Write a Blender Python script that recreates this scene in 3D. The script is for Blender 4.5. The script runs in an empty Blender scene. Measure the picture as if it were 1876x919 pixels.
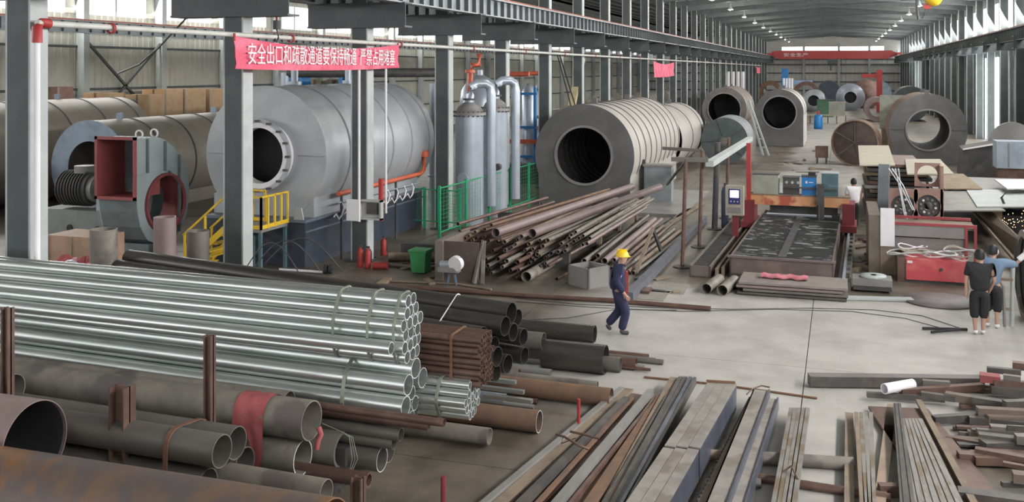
import bpy, math, random
from mathutils import Vector, Matrix
random.seed(7)
SC = bpy.context.scene
COL = SC.collection
# ------------------------------------------------------------------ camera
FPX, HY, CX, CAMH = 1800.0, 128.0, 938.0, 5.4
YAW = math.atan((1540 - CX) / FPX)
cam_d = bpy.data.cameras.new('camera'); cam = bpy.data.objects.new('camera', cam_d); COL.objects.link(cam)
cam.location = (0, 0, CAMH); cam.rotation_euler = (math.pi / 2, 0, YAW)
cam_d.sensor_width = 36; cam_d.lens = 36 * FPX / 1876; cam_d.shift_y = -(459.5 - HY) / 1876
cam_d.clip_end = 600; SC.camera = cam
# ------------------------------------------------------------------ world, light, exposure
W = bpy.data.worlds.new('overcast'); SC.world = W; W.use_nodes = True
W.node_tree.nodes['Background'].inputs[0].default_value = (0.95, 0.97, 1.0, 1)
W.node_tree.nodes['Background'].inputs[1].default_value = 1.6
SC.view_settings.view_transform = 'Standard'; SC.view_settings.look = 'None'
SC.view_settings.exposure = 0.45; SC.view_settings.gamma = 1; SC.view_settings.use_curve_mapping = False
def area(name, loc, rot, sx, sy, power, col=(1, 0.985, 0.97)):
    l = bpy.data.lights.new(name, 'AREA'); l.shape = 'RECTANGLE'; l.size = sx; l.size_y = sy; l.energy = power; l.color = col
    o = bpy.data.objects.new(name, l); o.location = loc; o.rotation_euler = rot; COL.objects.link(o); return o
RX, LX, BX = 10.4, -37.2, -13.1      # right wall, left wall, column line
# daylight entering through the right window band (pointing to -X) and the left one (pointing to +X)
for yy, pw in ((14, 3600), (44, 3000), (78, 2200), (112, 1700), (150, 1700)):
    area('daylight_right', (RX - 0.15, yy, 9.1), (0, math.radians(62), 0), 1.8, 26, pw)
for yy, pw in ((14, 1900), (44, 1900), (78, 1600), (120, 1500)):
    area('daylight_left', (LX + 0.25, yy, 9.0), (0, math.radians(-66), 0), 1.5, 28, pw)
# ------------------------------------------------------------------ photo rays (floor and plane intersections in metres)
_c, _s = math.cos(YAW), math.sin(YAW)
def ray(px, py=HY):
    a = (px - CX) / FPX
    return Vector((_c * a - _s, _s * a + _c, (HY - py) / FPX))
def at(px, py, z=0.0):
    r = ray(px, py); return Vector((0, 0, CAMH)) + r * ((z - CAMH) / r.z)
def atX(px, py, X):
    r = ray(px, py); return Vector((0, 0, CAMH)) + r * (X / r.x)
def atY(px, py, Y):
    r = ray(px, py); return Vector((0, 0, CAMH)) + r * (Y / r.y)
def atD(px, py, d):
    return Vector((0, 0, CAMH)) + ray(px, py) * d
# ------------------------------------------------------------------ materials
MATS = {}
def mat(name, c1, c2=None, rough=0.6, metal=0.0, scale=2.0, bump=0.0, mix=(0.45, 0.6), spec=None, c3=None, s3=0.6, m3=(0.55, 0.62), stretch=None, em=None):
    if name in MATS: return MATS[name]
    m = bpy.data.materials.new(name); m.use_nodes = True; nt = m.node_tree; N = nt.nodes; L = nt.links
    b = N['Principled BSDF']; b.inputs['Roughness'].default_value = rough; b.inputs['Metallic'].default_value = metal
    b.inputs['Base Color'].default_value = (*c1, 1); MATS[name] = m
    if em:
        b.inputs['Emission Color'].default_value = (*c1, 1); b.inputs['Emission Strength'].default_value = em; return m
    if c2 is None: c2 = tuple(x * 0.82 for x in c1)
    tc = N.new('ShaderNodeTexCoord'); mp = N.new('ShaderNodeMapping'); L.new(tc.outputs['Object'], mp.inputs[0])
    oi = N.new('ShaderNodeObjectInfo'); vm = N.new('ShaderNodeVectorMath'); vm.operation = 'SCALE'
    cb = N.new('ShaderNodeCombineXYZ'); L.new(oi.outputs['Random'], cb.inputs[0]); L.new(oi.outputs['Random'], cb.inputs[1]); L.new(cb.outputs[0], vm.inputs[0]); vm.inputs['Scale'].default_value = 37
    L.new(vm.outputs[0], mp.inputs['Location'])
    if stretch: mp.inputs['Scale'].default_value = stretch
    n = N.new('ShaderNodeTexNoise'); n.inputs['Scale'].default_value = scale; n.inputs['Detail'].default_value = 7; n.inputs['Roughness'].default_value = 0.62
    L.new(mp.outputs[0], n.inputs['Vector'])
    r = N.new('ShaderNodeValToRGB'); r.color_ramp.elements[0].position = mix[0]; r.color_ramp.elements[1].position = mix[1]
    r.color_ramp.elements[0].color = (*c1, 1); r.color_ramp.elements[1].color = (*c2, 1); L.new(n.outputs['Fac'], r.inputs[0])
    out = r.outputs[0]
    if c3:
        n2 = N.new('ShaderNodeTexNoise'); n2.inputs['Scale'].default_value = s3; n2.inputs['Detail'].default_value = 5; L.new(mp.outputs[0], n2.inputs['Vector'])
        r2 = N.new('ShaderNodeValToRGB'); r2.color_ramp.elements[0].position = m3[0]; r2.color_ramp.elements[1].position = m3[1]; L.new(n2.outputs['Fac'], r2.inputs[0])
        mx = N.new('ShaderNodeMixRGB'); L.new(r2.outputs[0], mx.inputs[0]); L.new(out, mx.inputs[1]); mx.inputs[2].default_value = (*c3, 1); out = mx.outputs[0]
    L.new(out, b.inputs['Base Color'])
    if bump:
        bp = N.new('ShaderNodeBump'); bp.inputs['Strength'].default_value = bump; bp.inputs['Distance'].default_value = 0.02
        L.new(n.outputs['Fac'], bp.inputs['Height']); L.new(bp.outputs[0], b.inputs['Normal'])
    return m
def floor_mat():
    m = bpy.data.materials.new('concrete'); m.use_nodes = True; nt = m.node_tree; N = nt.nodes; L = nt.links; b = N['Principled BSDF']
    g = N.new('ShaderNodeNewGeometry'); sx = N.new('ShaderNodeSeparateXYZ')
    n = N.new('ShaderNodeTexNoise'); n.inputs['Scale'].default_value = 0.35; n.inputs['Detail'].default_value = 6; L.new(g.outputs['Position'], n.inputs['Vector'])
    nd = N.new('ShaderNodeVectorMath'); nd.operation = 'SCALE'; nd.inputs['Scale'].default_value = 2.4; L.new(n.outputs['Color'], nd.inputs[0])
    ad = N.new('ShaderNodeVectorMath'); ad.operation = 'ADD'; nb = N.new('ShaderNodeVectorMath'); nb.operation = 'SUBTRACT'; nb.inputs[1].default_value = (1.2, 1.2, 0); L.new(nd.outputs[0], nb.inputs[0]); L.new(g.outputs['Position'], ad.inputs[0]); L.new(nb.outputs[0], ad.inputs[1]); L.new(ad.outputs[0], sx.inputs[0])
    def rng(sock, lo, hi, soft):
        a = N.new('ShaderNodeMapRange'); a.inputs[1].default_value = lo - soft; a.inputs[2].default_value = lo + soft; L.new(sock, a.inputs[0])
        c = N.new('ShaderNodeMapRange'); c.inputs[1].default_value = hi - soft; c.inputs[2].default_value = hi + soft; c.inputs[3].default_value = 1; c.inputs[4].default_value = 0; L.new(sock, c.inputs[0])
        q = N.new('ShaderNodeMath'); q.operation = 'MULTIPLY'; L.new(a.outputs[0], q.inputs[0]); L.new(c.outputs[0], q.inputs[1]); return q.outputs[0]
    def mul(x, y, op='MULTIPLY'):
        q = N.new('ShaderNodeMath'); q.operation = op; L.new(x, q.inputs[0]); L.new(y, q.inputs[1]); return q.outputs[0]
    m1 = mul(rng(sx.outputs[0], -5.6, 30, 0.8), rng(sx.outputs[1], 15.6, 24.3, 0.5))
    m2 = mul(rng(sx.outputs[0], -2.9, 1.2, 0.5), rng(sx.outputs[1], 42, 400, 1.5))
    m3 = mul(rng(sx.outputs[0], -1.4, 1.0, 0.4), rng(sx.outputs[1], 12, 24, 1))
    mk = mul(mul(m1, m2, 'MAXIMUM'), m3, 'MAXIMUM')
    def ramp(c1, c2, sc, lo, hi):
        t = N.new('ShaderNodeTexNoise'); t.inputs['Scale'].default_value = sc; t.inputs['Detail'].default_value = 8; t.inputs['Roughness'].default_value = 0.65; L.new(g.outputs['Position'], t.inputs['Vector'])
        r = N.new('ShaderNodeValToRGB'); r.color_ramp.elements[0].position = lo; r.color_ramp.elements[1].position = hi
        r.color_ramp.elements[0].color = (*c1, 1); r.color_ramp.elements[1].color = (*c2, 1); L.new(t.outputs['Fac'], r.inputs[0]); return r.outputs[0]
    clean = ramp((0.35, 0.33, 0.305), (0.47, 0.45, 0.42), 0.8, 0.35, 0.6)
    dirty = ramp((0.075, 0.062, 0.05), (0.19, 0.162, 0.125), 0.7, 0.35, 0.65)
    mx = N.new('ShaderNodeMixRGB'); L.new(mk, mx.inputs[0]); L.new(dirty, mx.inputs[1]); L.new(clean, mx.inputs[2]); L.new(mx.outputs[0], b.inputs['Base Color'])
    b.inputs['Roughness'].default_value = 0.5; MATS['concrete'] = m; return m
concrete = floor_mat()
joint = mat('slab_joint', (0.3, 0.28, 0.25), rough=0.9)
yard = mat('stained_concrete', (0.19, 0.165, 0.13), (0.27, 0.235, 0.19), 0.75, scale=1.2, c3=(0.13, 0.11, 0.09), s3=0.5)
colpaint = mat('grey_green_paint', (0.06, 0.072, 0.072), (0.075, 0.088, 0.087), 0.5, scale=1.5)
collight = mat('pale_grey_and_lit_flange', (0.4, 0.43, 0.42), (0.46, 0.49, 0.48), 0.5, scale=1.5)  # plain pale paint; on column flanges it also carries painted-in window light
girderp = mat('girder_paint', (0.3, 0.33, 0.35), (0.36, 0.39, 0.41), 0.5)
railm = mat('rail_rust', (0.35, 0.13, 0.09), (0.25, 0.1, 0.08), 0.7)
creamp = mat('cream_sheet', (0.5, 0.49, 0.42), (0.56, 0.55, 0.48), 0.55, scale=0.6)
greysheet = mat('grey_sheet', (0.5, 0.5, 0.46), (0.56, 0.56, 0.52), 0.6, scale=0.5)
roofm = mat('roof_sheet', (0.55, 0.58, 0.56), (0.62, 0.65, 0.63), 0.65, scale=0.5)
purlm = mat('purlin_paint', (0.1, 0.112, 0.112), rough=0.6)
glow = mat('daylit_pane', (0.95, 0.97, 1.0), em=3.0)
whitep = mat('white_pipe_paint', (0.62, 0.62, 0.58), (0.55, 0.55, 0.5), 0.4)
redp = mat('red_paint', (0.42, 0.045, 0.04), (0.33, 0.04, 0.035), 0.5)
orangep = mat('orange_red_paint', (0.62, 0.13, 0.06), (0.5, 0.1, 0.05), 0.45)
banner_m = mat('pink_red_cloth', (0.72, 0.12, 0.19), (0.8, 0.2, 0.28), 0.8, scale=1.2)
white = mat('white', (0.8, 0.78, 0.8), (0.75, 0.73, 0.75), 0.7)
galv = mat('galvanised', (0.74, 0.77, 0.74), (0.6, 0.64, 0.61), 0.3, 0.85, scale=3, stretch=(0.25, 3, 3))
galvrim = mat('galvanised_rim', (0.75, 0.78, 0.82), rough=0.5, metal=0.2)
blackpipe = mat('black_steel', (0.075, 0.07, 0.065), (0.11, 0.1, 0.09), 0.36, 0.55, scale=2, stretch=(0.3, 2, 2))
dullpipe = mat('dull_steel', (0.16, 0.145, 0.13), (0.21, 0.19, 0.165), 0.5, 0.3, scale=1.6, stretch=(0.4, 1.5, 1.5))
greypipe = mat('weathered_steel', (0.22, 0.2, 0.17), (0.28, 0.25, 0.21), 0.62, 0.1, scale=2.5, bump=0.1, c3=(0.15, 0.13, 0.12), s3=1.5)
brownpipe = mat('brown_steel', (0.13, 0.075, 0.06), (0.18, 0.11, 0.085), 0.5, 0.3, scale=2.4)
rustpipe = mat('rusty_steel', (0.13, 0.105, 0.1), (0.19, 0.12, 0.08), 0.55, 0.25, scale=2.2, c3=(0.25, 0.12, 0.05), s3=1.6, m3=(0.55, 0.66))
orangerust = mat('orange_rust', (0.2, 0.115, 0.07), (0.155, 0.095, 0.065), 0.75, scale=3, c3=(0.14, 0.09, 0.07), s3=1.2)
mauve = mat('mauve_steel', (0.25, 0.19, 0.19), (0.3, 0.22, 0.2), 0.55, 0.2, scale=1.5)
tanrust = mat('tan_steel', (0.25, 0.19, 0.135), (0.19, 0.145, 0.11), 0.75, scale=2.5)
barsteel = mat('bar_steel', (0.28, 0.26, 0.235), (0.22, 0.2, 0.18), 0.5, 0.25, scale=2.5, c3=(0.2, 0.15, 0.1), s3=1.3)
darkbar = mat('dark_bar_steel', (0.09, 0.083, 0.08), (0.13, 0.115, 0.1), 0.5, 0.3, scale=3)
bluebar = mat('blue_grey_steel', (0.125, 0.135, 0.17), (0.09, 0.095, 0.125), 0.4, 0.4)
beam_top = mat('beam_flange', (0.31, 0.28, 0.25), (0.24, 0.22, 0.2), 0.6, 0.1, scale=3, c3=(0.2, 0.17, 0.14), s3=1.2)
tankgrey = mat('tank_silver_grey', (0.4, 0.42, 0.44), (0.34, 0.36, 0.37), 0.42, 0.15, scale=0.8)
tanktan = mat('tank_tan_grey', (0.3, 0.27, 0.22), (0.25, 0.225, 0.185), 0.55, 0.1, scale=0.8)
tankpale = mat('tank_pale_grey', (0.42, 0.39, 0.355), (0.36, 0.335, 0.31), 0.6, scale=0.8)
facegrey = mat('end_plate_grey', (0.12, 0.118, 0.118), (0.155, 0.15, 0.15), 0.55, 0.15, scale=1)
facebluish = mat('end_plate_blue_grey', (0.26, 0.31, 0.38), (0.2, 0.24, 0.3), 0.5, 0.1, scale=1)
darkin = mat('black_and_interior_shade', (0.03, 0.03, 0.033), rough=0.8)  # black small parts, and painted-in shade inside open mouths
seam = mat('weld_seam', (0.1, 0.09, 0.09), rough=0.7)
seampale = mat('pale_weld_seam', (0.3, 0.31, 0.32), rough=0.6)
navy = mat('dark_blue_paint', (0.035, 0.045, 0.065), (0.05, 0.06, 0.08), 0.5)
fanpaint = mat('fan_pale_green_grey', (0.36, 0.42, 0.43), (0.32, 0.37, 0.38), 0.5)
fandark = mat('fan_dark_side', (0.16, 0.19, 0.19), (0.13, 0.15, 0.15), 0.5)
redlead = mat('red_lead_paint', (0.3, 0.075, 0.075), (0.25, 0.065, 0.065), 0.6)
yellow = mat('yellow_paint', (0.75, 0.5, 0.03), (0.65, 0.42, 0.03), 0.45)
greenp = mat('green_paint', (0.03, 0.36, 0.16), (0.03, 0.3, 0.13), 0.45)
vessel = mat('vessel_silver', (0.44, 0.48, 0.54), (0.38, 0.42, 0.48), 0.35, 0.35, scale=1.2)
cardboard = mat('cardboard', (0.62, 0.42, 0.25), (0.55, 0.36, 0.21), 0.85)
timber = mat('timber', (0.33, 0.25, 0.17), (0.26, 0.2, 0.14), 0.8)
sheetpale = mat('pale_sheet', (0.41, 0.37, 0.29), (0.36, 0.33, 0.26), 0.75)
platem = mat('plate_steel', (0.27, 0.26, 0.25), (0.22, 0.21, 0.2), 0.5, 0.15, scale=0.8)
strapm = mat('strap_steel', (0.3, 0.32, 0.26), rough=0.5, metal=0.4)
straprust = mat('strap_rust', (0.2, 0.1, 0.06), rough=0.8)
clothred = mat('red_rag', (0.42, 0.11, 0.11), (0.32, 0.08, 0.08), 0.9, scale=4)
blue = mat('blue_paint', (0.02, 0.2, 0.5), (0.02, 0.16, 0.42), 0.4)
teal = mat('teal_grey_paint', (0.08, 0.16, 0.18), (0.07, 0.13, 0.15), 0.5)
darkgear = mat('dark_machine', (0.06, 0.06, 0.06), (0.09, 0.085, 0.08), 0.6)
maroon = mat('maroon_paint', (0.2, 0.03, 0.035), rough=0.5)
pinkred = mat('faded_red_paint', (0.55, 0.08, 0.09), (0.62, 0.14, 0.14), 0.6)
screenm = mat('screen_glow', (0.75, 0.8, 1.0), em=2.2)
skin = mat('skin', (0.5, 0.3, 0.22), (0.46, 0.27, 0.2), 0.55)
hair = mat('black_hair', (0.012, 0.011, 0.012), rough=0.6)
navycloth = mat('navy_cloth', (0.022, 0.024, 0.065), (0.03, 0.032, 0.08), 0.85, scale=6)
blackcloth = mat('black_cloth', (0.018, 0.018, 0.02), (0.026, 0.026, 0.028), 0.85, scale=6)
bluecloth = mat('pale_blue_cloth', (0.17, 0.25, 0.36), (0.2, 0.28, 0.4), 0.85)
helmet_m = mat('yellow_helmet', (0.85, 0.55, 0.02), (0.82, 0.52, 0.02), 0.35)
shoe_m = mat('grey_shoe', (0.05, 0.055, 0.065), rough=0.6)
slag = mat('slag_slat', (0.05, 0.05, 0.05), (0.07, 0.07, 0.07), 0.6, scale=3, c3=(0.42, 0.42, 0.42), s3=2.4, m3=(0.56, 0.63), stretch=(0.7, 1.4, 1))
bin_m = mat('green_bin', (0.05, 0.3, 0.1), (0.05, 0.25, 0.09), 0.5)
plastic = mat('clear_film', (0.6, 0.6, 0.62), (0.5, 0.5, 0.55), 0.3)
spark = mat('spark', (1.0, 0.55, 0.25), em=8)
lampm = mat('lamp_glow', (1.0, 0.98, 0.92), em=6)
# ------------------------------------------------------------------ mesh builder
class M:
    def __init__(s): s.v = []; s.f = []; s.sm = []; s.mi = []
    def add(s, vs, fs, smooth=False, mi=0):
        n = len(s.v); s.v += [tuple(p) for p in vs]
        for f in fs: s.f.append(tuple(i + n for i in f)); s.sm.append(smooth); s.mi.append(mi)
        return s
    def box(s, x0, x1, y0, y1, z0, z1, mi=0):
        v = [(x, y, z) for z in (z0, z1) for x, y in ((x0, y0), (x1, y0), (x1, y1), (x0, y1))]
        return s.add(v, [(3, 2, 1, 0), (4, 5, 6, 7), (0, 1, 5, 4), (1, 2, 6, 5), (2, 3, 7, 6), (3, 0, 4, 7)], mi=mi)
    def bar(s, p0, p1, w, h, up=(0, 0, 1), mi=0):
        p0 = Vector(p0); p1 = Vector(p1); d = (p1 - p0).normalized(); u = Vector(up)
        if abs(d.dot(u)) > 0.98: u = Vector((0, 1, 0))
        r = d.cross(u).normalized(); u = r.cross(d)
        v = []
        for p in (p0, p1):
            for a, b in ((-1, -1), (1, -1), (1, 1), (-1, 1)): v.append(p + r * (a * w / 2) + u * (b * h / 2))
        return s.add(v, [(0, 1, 2, 3), (7, 6, 5, 4), (0, 4, 5, 1), (1, 5, 6, 2), (2, 6, 7, 3), (3, 7, 4, 0)], mi=mi)
    def rings(s, rs, n, close=False, smooth=True, mi=0):
        # rs: list of rings of n points, joined in order
        v = [p for r in rs for p in r]; k = len(rs); fs = []
        for i in range(k - (0 if close else 1)):
            a = i * n; b = ((i + 1) % k) * n
            for j in range(n): fs.append((a + j, a + (j + 1) % n, b + (j + 1) % n, b + j))
        return s.add(v, fs, smooth, mi)
    def tube(s, p0, p1, R, ri=None, n=20, R1=None, mi=0, rim=None):
        p0 = Vector(p0); p1 = Vector(p1); d = (p1 - p0).normalized(); u = Vector((0, 0, 1)) if abs(d.z) < 0.9 else Vector((1, 0, 0))
        a = d.cross(u).normalized(); b = d.cross(a); R1 = R if R1 is None else R1
        def ring(p, r): return [p + a * (math.cos(t) * r) + b * (math.sin(t) * r) for t in [2 * math.pi * j / n for j in range(n)]]
        s.rings([ring(p1, R1), ring(p0, R)], n, mi=mi)
        if ri:
            s.rings([ring(p0, ri), ring(p1, ri)], n, mi=mi)
            rm = mi if rim is None else rim
            s.rings([ring(p0, R), ring(p0, ri)], n, smooth=False, mi=rm); s.rings([ring(p1, ri), ring(p1, R1)], n, smooth=False, mi=rm)
        else:
            s.add(ring(p0, R), [tuple(range(n))], mi=mi); s.add(ring(p1, R1), [tuple(reversed(range(n)))], mi=mi)
        return s
    def lathe(s, prof, o=(0, 0, 0), n=24, axis='Z', smooth=True, mi=0, caps=False):
        rs = []
        for r, h in prof:
            ring = []
            for j in range(n):
                t = 2 * math.pi * j / n; x, y = r * math.cos(t), r * math.sin(t)
                p = {'Z': (x, y, h), 'Y': (x, h, -y), 'X': (h, x, y)}[axis]
                ring.append((o[0] + p[0], o[1] + p[1], o[2] + p[2]))
            rs.append(ring)
        s.rings(rs, n, smooth=smooth, mi=mi)
        return s
    def path(s, pts, r, n=6, mi=0):
        pts = [Vector(p) for p in pts]; rs = []
        ref = Vector((0, 0, 1))
        for i, p in enumerate(pts):
            d = (pts[min(i + 1, len(pts) - 1)] - pts[max(i - 1, 0)]).normalized()
            rf = ref if abs(d.dot(ref)) < 0.95 else Vector((1, 0, 0))
            a = d.cross(rf).normalized(); b = d.cross(a)
            rs.append([p + a * (math.cos(2 * math.pi * j / n) * r) + b * (math.sin(2 * math.pi * j / n) * r) for j in range(n)])
        s.rings(rs, n, mi=mi)
        s.add(rs[0], [tuple(range(n))], mi=mi); s.add(rs[-1], [tuple(range(n))], mi=mi)
        return s
    def prism(s, poly, off, mi=0):
        n = len(poly); off = Vector(off); a = [Vector(p) for p in poly]; b = [p + off for p in a]
        s.add(a + b, [tuple(range(n)), tuple(reversed(range(n, 2 * n)))] + [(i, i + n, (i + 1) % n + n, (i + 1) % n) for i in range(n)], mi=mi)
        return s
    def holeplate(s, outer, r, y0, y1, n=48, o=(0, 0), smooth_out=False):
        # plate normal to Y; outer(t) gives radius at angle t; hole radius r; centre (x, z)=o
        def ring(fr, y): return [(o[0] + fr(t) * math.cos(t), y, o[1] + fr(t) * math.sin(t)) for t in [2 * math.pi * j / n for j in range(n)]]
        A = ring(outer, y0); B = ring(lambda t: r, y0); C = ring(lambda t: r, y1); D = ring(outer, y1)
        s.rings([A, B], n, smooth=False); s.rings([B, C], n); s.rings([C, D], n, smooth=False); s.rings([D, A], n, smooth=smooth_out)
        return s
    def build(s, name, m, parent=None, org=(0, 0, 0), local=False):
        me = bpy.data.meshes.new(name)
        if not local and parent is not None: org = parent.location
        ox, oy, oz = org
        if local: ox = oy = oz = 0
        me.from_pydata([(x - ox, y - oy, z - oz) for x, y, z in s.v], [], s.f); me.update()
        me.polygons.foreach_set('use_smooth', s.sm)
        ms = m if isinstance(m, (list, tuple)) else [m]
        for q in ms: me.materials.append(q)
        if len(ms) > 1: me.polygons.foreach_set('material_index', s.mi)
        o = bpy.data.objects.new(name, me); COL.objects.link(o)
        if parent is not None: o.parent = parent
        else: o.location = org
        fix_normals(me)
        return o
import bmesh
def fix_normals(me):
    bm = bmesh.new(); bm.from_mesh(me); bmesh.ops.recalc_face_normals(bm, faces=bm.faces); bm.to_mesh(me); bm.free()
def tag(o, label=None, cat=None, group=None, kind=None):
    if label: o['label'] = label
    if cat: o['category'] = cat
    if group: o['group'] = group
    if kind: o['kind'] = kind
    return o
def thing(name, label, cat, loc, group=None, rotz=0):
    o = bpy.data.objects.new(name, None); COL.objects.link(o); o.location = loc; o.rotation_euler = (0, 0, rotz); o.empty_display_size = 0.2
    return tag(o, label, cat, group)
def copy_tree(root, loc, label=None, group=None, rotz=None):
    r = root.copy(); COL.objects.link(r); r.location = loc
    if rotz is not None: r.rotation_euler = (0, 0, rotz)
    if label: r['label'] = label
    if group: r['group'] = group
    for ch in list(root.children):
        c = ch.copy(); COL.objects.link(c); c.parent = r
        for g in list(ch.children):
            d = g.copy(); COL.objects.link(d); d.parent = c
    return r
def struct(o, kind='structure'):
    o['kind'] = kind; return o
def inst(src, parent, loc):
    c = src.copy(); COL.objects.link(c); c.parent = parent; c.location = loc; return c

# ================================================================== STRUCTURE
Y0, Y1 = -14.0, 192.0
fl = M().box(LX - 1, RX + 1.5, Y0, Y1, -0.3, -0.05).build('floor', joint); struct(fl)
slab = M().box(0.008, 5.992, 0.008, 5.992, -0.06, 0.0)
first = None
slabs = []
mats_w = concrete
for ix in range(8):
    for iy in range(34):
        x = -37.9 + 6 * ix + 1.3; y = Y0 + 6 * iy + 2.6
        if first is None:
            first = slab.build('slab', concrete, fl, local=True); first.location = (x, y, 0)
        else: inst(first, fl, (x, y, 0))
# stained work areas are patches of older concrete laid between the aisle slabs (wear of their own shape)
# ---- back-left wall of corrugated sheet
wl = bpy.data.objects.new('wall_left', None); COL.objects.link(wl); wl.location = (LX, 0, 0); struct(wl)
def corr(w, h, pitch=0.45, d=0.05):
    m = M(); n = int(w / pitch); pts = []
    for i in range(n):
        y = i * w / n; p = w / n
        pts += [(0, y), (0, y + p * 0.6), (d, y + p * 0.7), (d, y + p * 0.9)]
    pts.append((0, w)); k = len(pts)
    vs = [(x, y, 0) for x, y in pts] + [(x, y, h) for x, y in pts] + [(x - 0.04, y, 0) for x, y in pts] + [(x - 0.04, y, h) for x, y in pts]
    fs = []
    for i in range(k - 1):
        fs += [(i, i + 1, k + i + 1, k + i), (2 * k + i + 1, 2 * k + i, 3 * k + i, 3 * k + i + 1), (i, 2 * k + i, 2 * k + i + 1, i + 1), (k + i + 1, 3 * k + i + 1, 3 * k + i, k + i)]
    return m.add(vs, fs)
lower = corr(6.06, 8.3).build('wall_panel', creamp, wl, local=True); lower.location = (0, -8, 0)
upper = corr(6.06, 1.2).build('wall_panel', creamp, wl, local=True); upper.location = (0, -8, 9.9)
girt = M().box(0.06, 0.2, 0, 6.06, -0.06, 0.06).build('girt', colpaint, wl, local=True); girt.location = (0, -8, 2.2)
wcol = M().box(0.1, 0.6, -0.2, 0.2, 0, 11).build('wall_column', collight, wl, local=True); wcol.location = (0, -8, 0)
wwin = M().box(-0.02, 0.02, 0.3, 5.2, 0, 1.6).build('window_pane', glow, wl, local=True); wwin.location = (0, -8, 8.3)
wmul = M().box(-0.04, 0.05, -0.06, 0.06, 0, 1.6).build('mullion', girderp, wl, local=True); wmul.location = (0, -5.2, 8.3)
wpier = M().box(-0.04, 0.06, 5.2, 6.4, 0, 1.6).build('window_pier', creamp, wl, local=True); wpier.location = (0, -8, 8.3)
for i in range(1, 33):
    y = -8 + 6.1 * i
    inst(lower, wl, (0, y, 0)); inst(upper, wl, (0, y, 9.9)); inst(wcol, wl, (0, y, 0)); inst(wwin, wl, (0, y, 8.3)); inst(wmul, wl, (0, y + 2.8, 8.3)); inst(wpier, wl, (0, y, 8.3))
    for z in (2.2, 4.4, 6.6): inst(girt, wl, (0, y, z))
for y, s in ((40.8, 1), (46.9, -1)):
    M().bar((LX + 0.45, y, 7.0), (LX + 0.45, y + s * 5.0, 3.0), 0.12, 0.12).build('cross_brace', colpaint, wl)
# ---- end wall
we = bpy.data.objects.new('wall_end', None); COL.objects.link(we); we.location = (0, Y1, 0); struct(we)
ep = corr(8.0, 9.0, 0.8, 0.06)
ep.v = [(y, -x, z) for x, y, z in ep.v]
e0 = ep.build('wall_panel', greysheet, we, local=True); e0.location = (LX, -0.3, 0)
for i in range(1, 6): inst(e0, we, (LX + 8 * i, -0.3, 0))
M().box(LX, RX + 1, Y1 - 0.35, Y1 - 0.25, 9.7, 12.6).build('gable_sheet', greysheet, we)
M().box(LX, -10.5, Y1 - 0.35, Y1 - 0.25, 9.0, 9.7).build('gable_sheet', greysheet, we)
M().box(7.5, RX + 1, Y1 - 0.35, Y1 - 0.25, 9.0, 9.7).build('gable_sheet', greysheet, we)
M().box(-10.5, 7.5, Y1 - 0.32, Y1 - 0.28, 9.0, 9.7).build('window_pane', glow, we)
for z in (1.6, 3.2, 4.8, 6.4, 7.4): M().box(LX, RX, Y1 - 0.6, Y1 - 0.45, z - 0.1, z + 0.1).build('girt', colpaint, we)
for x in (-6.5, -0.3, 5.0): M().box(x - 0.2, x + 0.2, Y1 - 0.95, Y1 - 0.6, 0, 10.4).build('gable_column', collight, we)
# ---- right wall: dark lower sheets with tall openings, window band above the crane girder
wr = bpy.data.objects.new('wall_right', None); COL.objects.link(wr); wr.location = (RX, 0, 0); struct(wr)
NB = 33
rp = corr(6.06, 8.0, 0.6, 0.05); rp.v = [(-x, y, z) for x, y, z in rp.v]
darksheet = mat('dark_sheet', (0.13, 0.15, 0.15), (0.17, 0.19, 0.19), 0.6)
r0 = rp.build('wall_panel', darksheet, wr, local=True); r0.location = (0.4, -8, 0)
rs_ = M().box(-0.02, 0.06, 0, 6.1, 0, 1.0).build('wall_sheet', darksheet, wr, local=True); rs_.location = (0.4, -8, 10.2)
rw = M().box(-0.01, 0.02, 0.5, 5.6, 0, 2.2).build('window_pane', glow, wr, local=True); rw.location = (0.4, -8, 8.0)
rq = M().box(-0.02, 0.06, 0, 6.1, 0, 2.2).build('wall_sheet', darksheet, wr, local=True); rq.location = (0.4, -1.9, 8.0)
rpier = M().box(-0.05, 0.05, -0.5, 0.5, 0, 2.2).build('window_pier', darksheet, wr, local=True); rpier.location = (0.4, -8, 8.0)
rmul = M().box(-0.1, 0.03, -0.1, 0.1, 0, 2.2).build('mullion', collight, wr, local=True); rmul.location = (0.4, -5, 8.0)
dpane = M().box(-0.01, 0.02, 0.0, 11.0, 0.05, 6.3).build('door_opening', glow, wr, local=True); dpane.location = (0.3, 73.5, 0)
for i in range(1, NB):
    y = -8 + 6.1 * i
    inst(r0, wr, (0.4, y, 0)); inst(rs_, wr, (0.4, y, 10.2))
    if i > 1:
        inst(rw, wr, (0.4, y, 8.0)); inst(rpier, wr, (0.4, y, 8.0)); inst(rmul, wr, (0.4, y + 3, 8.0))
for y in (92.6, 141.4): inst(dpane, wr, (0.3, y, 0)) if y != 92.6 else None
for px in (1642, 1692):
    yy = atX(px, 170, RX + 0.3).y
    M().box(RX + 0.2, RX + 0.26, yy - 5, yy + 5, 1.0, 6.6).build('door_opening', glow, wr)
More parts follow.
